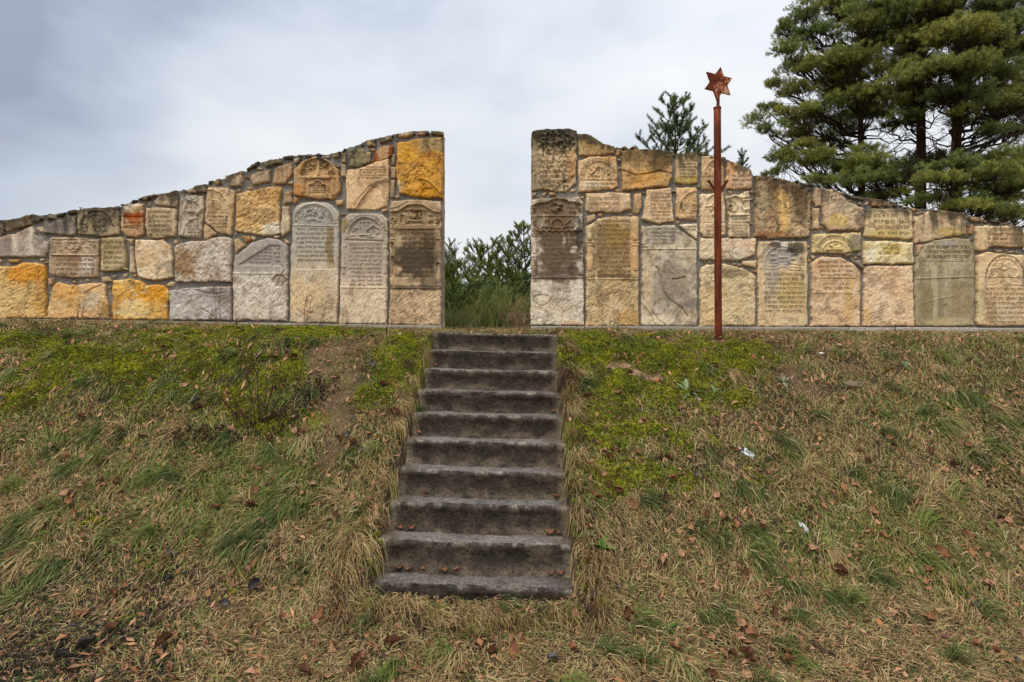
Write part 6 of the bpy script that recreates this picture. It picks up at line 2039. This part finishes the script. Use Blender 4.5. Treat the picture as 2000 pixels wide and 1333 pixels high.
def big_pine(px, d, tz, rbase, pads, label, seed, lean=(0, 0)):
    r = random.Random(seed)
    rn = np.random.default_rng(seed)
    x0 = (px - 1000) / F * d
    z0 = float(ground_raw(np.array([x0]), np.array([d]))[0])
    W = empty('pine_tree', (x0, d, z0), label, 'tree', 'tall pines behind the right wall')
    mb = MB()
    k = 22
    t = np.linspace(0, 1, k)
    T = np.stack([x0 + lean[0] * t + .06 * np.sin(t * 7 + seed) * t, d + lean[1] * t + .05 * np.cos(t * 6 + seed) * t, z0 - .3 + (tz - z0 + .3) * t], 1)
    n_s = 12
    mb.tube(T, rbase * (1 - .86 * t ** 1.1), n_s, BARK)
    cc = mb.c[0]
    hh = mb.v[0][:, 2]
    m = sm(hh, 1.5, 4.0)[:, None]
    cc[:] = (BARK * (1 - m) + BARK_R * m) * (1 + .35 * noise(mb.v[0][:, 0] * 30, mb.v[0][:, 2] * 8, 3))[:, None]
    mb.build('trunk', M_BARK, W)
    br = MB()
    tp, td, tc = [], [], []
    for (cx, cy, rx, ry, dd) in pads:
        yy = d + dd
        kk = yy / F
        c = np.array([(cx - 1000) * kk, yy, EYE + (640 - cy) * kk])
        a, b, e = rx * kk, ry * kk, max(.45, .75 * rx * kk)
        # bough from the trunk
        hz = np.hypot(c[0] - x0, yy - d)
        zs = min(max(c[2] - .42 * hz - .25, z0 + 1.2), tz - .3)
        ti = (zs - z0 + .3) / (tz - z0 + .3)
        st = np.array([np.interp(ti, t, T[:, 0]), np.interp(ti, t, T[:, 1]), zs])
        P = curve_pts(st, c - [0, 0, b * .35], .06, 9, r, .025)
        r0 = max(.016, min(.050, .012 * hz + .016))
        br.tube(P, np.linspace(r0, .012, 9), 7, BARK_D)
        vol = a * b * 3.14
        n = int(np.clip(vol * 560, 100, 1150))
        ncl = max(6, n // 15)
        u = rn.normal(size=(ncl, 3))
        u /= np.linalg.norm(u, axis=1)[:, None]
        rad = rn.random(ncl)[:, None] ** .42
        u[:, 2] = np.where(u[:, 2] < -.25, -u[:, 2] * .6, u[:, 2])
        # broken outline
        rad = rad * (1 + .45 * noise(u[:, 0] * 2.2 + seed + cx, u[:, 2] * 2.2 + u[:, 1] * 1.7, 7))[:, None]
        pc = c + u * rad * np.array([a, e, b])
        # bulbous clusters of shoots
        wh = rn.integers(0, ncl, n)
        w = rn.normal(size=(n, 3))
        w /= np.linalg.norm(w, axis=1)[:, None]
        w[:, 2] = np.where(w[:, 2] < -.1, -w[:, 2], w[:, 2])
        p = pc[wh] + w * (.13 + .07 * rn.random((n, 1))) * np.array([1, 1, .8])
        dv = w * np.array([1.0, 1.0, .7]) + np.array([0, 0, .55]) + u[wh] * .4 + rn.normal(size=(n, 3)) * .2
        tp.append(p)
        td.append(dv)
        hue = rn.random()
        g = lin((148, 146, 68)) * hue + lin((118, 134, 74)) * (1 - hue)
        tc.append(g * (.72 + .5 * rn.random((ncl, 1)))[wh] * (.85 + .3 * rn.random((n, 1))))
        # twigs
        for i in rn.choice(n, int(n * .12), replace=False):
            j = r.randint(4, 8)
            q = curve_pts(P[j], p[i], .05, 4, r, .05)
            br.tube(q, [.010, .007, .005, .003], 4, BARK_D, cap=False)
    # bare dead side branches low on the trunk, where the crown is open
    for i in range(26):
        zs = r.uniform(2.6, 5.2)
        ti = (zs - z0 + .3) / (tz - z0 + .3)
        st = np.array([np.interp(ti, t, T[:, 0]), np.interp(ti, t, T[:, 1]), zs])
        a = r.uniform(0, 6.28)
        L = r.uniform(.7, 2.1)
        en = st + np.array([math.cos(a) * L, math.sin(a) * L, r.uniform(-.25, .55)])
        P = curve_pts(st, en, .08, 7, r, .04)
        br.tube(P, np.linspace(.022, .006, 7), 5, BARK_D)
        for _ in range(9):
            j = r.randint(2, 6)
            b = a + r.uniform(-1.2, 1.2)
            l2 = L * r.uniform(.18, .45)
            e2 = P[j] + np.array([math.cos(b) * l2, math.sin(b) * l2, r.uniform(-.3, .35)])
            Q = curve_pts(P[j], e2, .05, 4, r, .06)
            br.tube(Q, [.008, .006, .004, .003], 3, BARK_D, cap=False)
    br.build('branches', M_BARK, W)
    nb = MB()
    tp, td, tc = np.concatenate(tp), np.concatenate(td), np.concatenate(tc)
    needle_tufts(nb, tp, td, 36, .068, .0085, .11, tc, seed + 5, 1.0)
    nb.build('crown', M_NEEDLE, W, smooth=False)
    print('pine', len(tp))


def build_big_pines():
    # clumps of the crown, as seen: left tree, middle tree, right tree
    A = [(1590, 75, 52, 34, 0), (1640, 25, 66, 40, .5), (1545, 108, 32, 24, -.3), (1610, 135, 58, 30, -.8), (1560, 185, 46, 22, -.2), (1517, 165, 16, 10, 0), (1505, 218, 24, 13, .3), (1545, 226, 42, 16, -.6), (1480, 238, 17, 11, .2), (1590, 242, 50, 20, .2), (1502, 262, 26, 12, -.4), (1560, 265, 48, 14, .3),
         (1530, 312, 34, 22, -.4), (1590, 320, 56, 28, -.8), (1650, 340, 54, 26, -.4), (1620, 362, 46, 16, -1.0), (1512, 345, 18, 14, 0), (1650, 190, 58, 28, .8), (1690, 100, 60, 38, 1.2), (1600, -40, 60, 40, .4), (1690, -60, 70, 50, .2), (1655, 235, 44, 20, 1.2), (1525, 62, 14, 10, 0), (1690, 60, 60, 36, -1.0), (1660, 130, 60, 34, -1.1), (1690, 200, 50, 24, -1.0), (1570, 292, 40, 12, -.6), (1690, 300, 40, 12, -1.1), (1610, 215, 50, 20, -.6), (1575, 30, 30, 26, 0), (1560, 140, 44, 26, .4), (1580, 282, 50, 16, .9), (1640, 262, 44, 14, 1.4), (1690, 240, 40, 14, -.3), (1630, 160, 50, 30, 1.2), (1552, 42, 14, 12, .2)]
    B = [(1740, 20, 76, 44, -.6), (1800, 92, 74, 40, -.9), (1710, 150, 64, 32, -.4), (1745, 185, 48, 24, .6), (1780, 130, 60, 30, .9), (1690, 330, 50, 26, -1.0), (1735, 342, 60, 28, -.6), (1790, 330, 48, 22, .5), (1720, 212, 46, 18, .3), (1790, 215, 46, 18, .9), (1740, -60, 80, 50, .2), (1820, -50, 80, 50, .8), (1690, 392, 40, 10, -.6), (1770, 385, 36, 12, -.9), (1645, 290, 30, 10, 1.0), (1800, 30, 70, 40, -1.2), (1795, 160, 70, 34, -1.3), (1770, 205, 60, 20, -.8), (1760, 80, 70, 40, -.4), (1800, 232, 40, 14, -1.0), (1830, 315, 40, 16, .4), (1740, 250, 40, 12, 1.4), (1700, 362, 56, 22, -1.0), (1760, 360, 50, 20, -.2)]
    Cc = [(1850, 25, 86, 44, -.4), (1960, 30, 76, 44, -.2), (1910, 95, 76, 40, -1.0), (2010, 100, 60, 48, .3), (1835, 150, 66, 34, -1.2), (1930, 158, 72, 36, -.7), (2020, 170, 60, 40, 0), (1895, 195, 54, 24, .3), (1945, 215, 56, 26, -.9), (2000, 230, 48, 28, .5), (1850, 335, 56, 28, -.8), (1915, 322, 58, 24, -.3), (1975, 325, 50, 26, -.9), (2035, 320, 50, 30, 0),
          (1800, 398, 44, 12, -.8), (1850, 388, 44, 12, -.4), (1905, 402, 58, 14, -1.0), (1965, 398, 46, 18, -.6), (1985, 365, 40, 18, -1.2), (1830, 186, 40, 18, .8), (1900, -50, 90, 50, .2), (2010, -30, 80, 50, 0), (2100, 60, 70, 50, .4), (2100, 180, 60, 50, .2), (2110, 330, 60, 40, 0), (1945, 262, 40, 12, -.8), (1862, 80, 70, 40, -1.3), (1870, 145, 70, 34, -1.4), (1862, 195, 60, 22, -1.1), (1975, 195, 60, 32, -.8), (1950, 110, 70, 40, .6), (1880, 230, 40, 14, -.9), (1985, 262, 46, 18, .4), (1945, 345, 50, 22, -1.2), (1900, 360, 46, 16, -.9), (1840, 360, 50, 22, -1.3), (1960, 375, 60, 26, -.9), (2010, 350, 60, 40, -.4), (1880, 410, 60, 14, -1.3), (1935, 415, 50, 14, -1.0), (1985, 420, 36, 18, -1.3), (1910, 250, 46, 14, .9), (2005, 205, 40, 40, -.7), (2060, 260, 50, 40, .2), (1975, 60, 60, 50, -1.1), (2000, 436, 40, 16, -.6), (1965, 430, 30, 12, -1.0)]
    big_pine(1694, 15.6, 8.6, .13, A, 'leftmost thin trunked pine of the three behind the right wall', 3, (-.3, 0))
    big_pine(1797, 15.0, 9.6, .17, B, 'middle pine of the three big ones behind the right wall', 5, (0, 0))
    big_pine(1862, 13.8, 9.2, .16, Cc, 'rightmost large pine behind the right wall, at the picture edge', 8, (.2, 0))


build_big_pines()


def young_pine(px, top_py, d, label, seed, spread=.55, whorl=.30, name='young_pine', dens=1.0, col=((84, 98, 48), (108, 114, 50)), nl=.055, wid=.0065, zmin=None, group=None, up=.75):
    r = random.Random(seed)
    rn = np.random.default_rng(seed)
    x0 = (px - 1000) / F * d
    z0 = float(ground_raw(np.array([x0]), np.array([d]))[0])
    tz = EYE + (640 - top_py) / F * d
    H = tz - z0
    W = empty(name, (x0, d, z0), label, 'tree', group)
    k = 14
    t = np.linspace(0, 1, k)
    T = np.stack([x0 + .03 * np.sin(t * 6 + seed), d + .03 * np.cos(t * 5 + seed), z0 - .1 + (H + .1) * t], 1)
    tb = MB()
    tb.tube(T, .008 + .018 * H / 2.5 * (1 - t), 8, BARK)
    tb.build('trunk', M_BARK, W)
    br = MB()
    pos, dr, cl = [], [], []
    c0, c1 = lin(col[0], 1.3), lin(col[1], 1.3)

    def shoot(p, q):
        p, q = np.array(p), np.array(q)
        L = np.linalg.norm(q - p)
        n = max(1, int(round(L / .06)))
        dv = (q - p) / (L + 1e-9)
        h = rn.random()
        for i in range(n):
            pos.append(p + (q - p) * (i + .5) / n)
            dr.append(dv)
            cl.append((c0 * (1 - h) + c1 * h) * (.8 + .4 * rn.random()))

    # leader
    shoot(T[-1] - [0, 0, .22], T[-1])
    for j in range(4):
        a = j * 1.57 + r.random()
        b0 = T[-1] - [0, 0, .16]
        shoot(b0, b0 + np.array([math.cos(a) * .06, math.sin(a) * .06, .13]))
    z = tz - .26
    lev = 0
    while z > max(z0 + .12, zmin if zmin is not None else -9):
        f = (tz - z) / H
        nb = r.randint(5, 6)
        a0 = r.random() * 6
        for j in range(nb):
            a = a0 + j * 6.283 / nb + r.uniform(-.3, .3)
            L = spread * (.06 + 1.9 * f ** .85) * r.uniform(.75, 1.1)
            L = min(L, spread * 1.35)
            elev = up * (1 - .75 * f) + .12
            st = np.array([np.interp((z - z0) / H, t, T[:, 0]), np.interp((z - z0) / H, t, T[:, 1]), z])
            en = st + np.array([math.cos(a) * L, math.sin(a) * L, L * elev])
            P = curve_pts(st, en, .10, 6, r, .02)
            br.tube(P, np.linspace(.009, .004, 6), 4, BARK_D, cap=False)
            shoot(P[-2], P[-1] + (P[-1] - P[-2]) * .35)
            for m in range(int((2 + L * 9) * dens)):
                i = r.randint(1, 5)
                b = a + r.choice([-1, 1]) * r.uniform(.4, 1.1)
                l2 = L * r.uniform(.2, .42)
                l2 = max(.10, l2)
                e2 = P[i] + np.array([math.cos(b) * l2 * .8, math.sin(b) * l2 * .8, l2 * r.uniform(.55, 1.25)])
                br.tube([P[i], e2], [.005, .003], 3, BARK_D, cap=False)
                shoot(P[i] + (e2 - P[i]) * .35, e2)
                if dens >= 1 and r.random() < .5:
                    e3 = P[i] + (e2 - P[i]) * .6 + np.array([r.gauss(0, .06), r.gauss(0, .06), .09])
                    shoot(P[i] + (e2 - P[i]) * .55, e3)
        z -= whorl * r.uniform(.85, 1.15)
        lev += 1
    br.build('branches', M_BARK, W)
    nb_ = MB()
    needle_tufts(nb_, np.array(pos), np.array(dr), 46, nl * .80, wid * 1.15, .08, np.array(cl), seed, .8)
    nb_.build('crown', M_NEEDLE, W, smooth=False)


G = 'young pines seen over and between the walls'
young_pine(1317, 186, 10.0, 'young pine with an airy crown showing above the right wall left of the post', 4, .70, .22, zmin=2.0, group=G, dens=1.0, up=.8, nl=.066, col=((66, 82, 50), (92, 102, 54)))
young_pine(1447, 292, 9.6, 'tip of a small pine peeping over the wall just right of the post', 9, .16, .16, zmin=2.0, group=G, dens=.7, up=1.2, nl=.05, col=((60, 72, 50), (84, 90, 60)))
young_pine(1026, 434, 12.0, 'tallest slender young pine at the right side of the gap', 12, .50, .24, group=G, up=1.0)
young_pine(991, 460, 12.6, 'second slender young pine in the gap, left of the tallest', 15, .42, .24, group=G, up=1.0)
young_pine(936, 476, 12.2, 'dense bushy young pine in the middle of the gap', 21, .62, .20, group=G, dens=1.25, col=((88, 98, 42), (114, 116, 44)), up=.8)
young_pine(868, 515, 11.6, 'young pine half hidden by the left wall in the gap', 27, .62, .22, group=G, dens=1.2, col=((74, 86, 38), (98, 100, 38)))
young_pine(905, 553, 11.0, 'low spreading pine bush at the left foot of the gap', 33, .55, .17, group=G, dens=1.2, col=((84, 102, 54), (108, 122, 66)), up=.45)
young_pine(960, 545, 11.2, 'blue green low pine in front of the bushy one', 39, .50, .18, group=G, dens=1.2, col=((96, 112, 62), (120, 130, 76)), up=.5)
young_pine(1012, 530, 11.8, 'dark low pine behind the broom at the right of the gap', 45, .55, .2, group=G, dens=1.2, col=((70, 84, 38), (94, 102, 40)), up=.5)
young_pine(880, 575, 10.6, 'small dark pine bush against the edge of the left wall', 51, .45, .16, group=G, dens=1.3, col=((70, 84, 38), (92, 102, 40)), up=.5)

for i_, (a_, b_, c_, l_) in enumerate([(888, 588, 14.0, 'squat young pine far back at the left of the gap'), (928, 580, 15.0, 'squat young pine far back behind the broom'), (985, 572, 14.6, 'squat young pine far back right of the middle'), (1030, 560, 14.0, 'squat young pine far back beside the right wall')]):
    young_pine(a_, b_, c_, l_, 60 + 6 * i_, .75, .17, group=G, dens=1.4, col=((56, 70, 34), (80, 90, 40)), up=.35, wid=.009)


def broom(px, top_py, d, wid, n, cols, label, seed):
    r = np.random.default_rng(seed)
    x0 = (px - 1000) / F * d
    z0 = float(gz(x0, d))
    H = EYE + (640 - top_py) / F * d - z0
    mb = MB()
    pal = [lin(c, 1.35) for c in cols]
    for i in range(n):
        bx, by = x0 + r.normal() * wid * .35, d + r.normal() * .25
        a = r.normal() * .62
        b = r.normal() * .3
        h = H * (.45 + .6 * r.random())
        t = np.linspace(0, 1, 5)
        P = np.stack([bx + a * h * t ** 1.3, by + b * h * t, z0 - .03 + h * (t - .12 * abs(a) * t * t)], 1)
        P[:, :2] += r.normal(size=(5, 2)) * .015 * t[:, None]
        c = pal[r.integers(len(pal))] * (.7 + .6 * r.random())
        mb.tube(P, np.linspace(.0042, .0018, 5), 3, c, cap=False)
        for _ in range(4):
            j = r.integers(1, 5)
            q = P[j] + np.array([r.normal() * .05, r.normal() * .05, .05 + .10 * r.random()])
            mb.tube([P[j], q], [.0028, .0014], 3, c, cap=False)
    o = mb.build('broom_shrub', M_TWIG)
    tag(o, label, 'shrub', 'broom shrubs at the foot of the gap')


broom(938, 590, 10.2, .40, 200, [(84, 98, 46), (100, 106, 52), (72, 84, 44), (122, 108, 68)], 'olive green broom shrub in the middle of the gap', 3)
broom(980, 566, 10.4, .48, 420, [(94, 108, 54), (106, 108, 56), (82, 94, 48), (130, 114, 74)], 'larger olive broom shrub right of the middle of the gap', 4)
broom(1024, 592, 10.0, .34, 200, [(122, 98, 72), (106, 88, 62), (92, 94, 52), (138, 114, 86)], 'brownish dry broom shrub against the right wall edge', 5)
broom(884, 604, 9.9, .36, 260, [(66, 80, 38), (84, 94, 48), (96, 84, 52)], 'dark dry broom shrub against the left wall edge', 6)


def bare_tree(px, top_py, d, label, seed):
    r = random.Random(seed)
    x0 = (px - 1000) / F * d
    z0 = .12
    H = EYE + (640 - top_py) / F * d - z0
    W = empty('bare_tree', (x0, d, z0), label, 'tree')
    tk, cr = MB(), MB()
    colr = lin((92, 82, 74))
    T = [(x0 + .05 * math.sin(i), d, z0 - .1 + H * .55 * i / 6) for i in range(7)]
    tk.tube(T, np.linspace(.07, .035, 7), 7, colr)

    def grow(p, dv, L, rad, lev):
        q = p + dv * L
        P = curve_pts(p, q, -.05, 4, r, .05)
        cr.tube(P, np.linspace(rad, rad * .6, 4), 4, colr, cap=False)
        if lev == 0:
            return
        for _ in range(4):
            s = P[r.randint(1, 3)]
            nd = dv + np.array([r.gauss(0, .55), r.gauss(0, .55), r.gauss(.15, .35)])
            nd /= np.linalg.norm(nd)
            grow(s, nd, L * r.uniform(.5, .8), max(.008, rad * .65), lev - 1)
    for i in range(9):
        j = r.randint(2, 6)
        a = r.uniform(0, 6.28)
        dv = np.array([math.cos(a) * .8, math.sin(a) * .8, r.uniform(.5, 1.3)])
        dv /= np.linalg.norm(dv)
        grow(np.array(T[j]), dv, H * .26, .03, 4)
    tk.build('trunk', M_BARK, W)
    cr.build('crown', M_TWIG, W)


bare_tree(903, 484, 26.0, 'leafless grey tree far behind the gap at its left', 3)
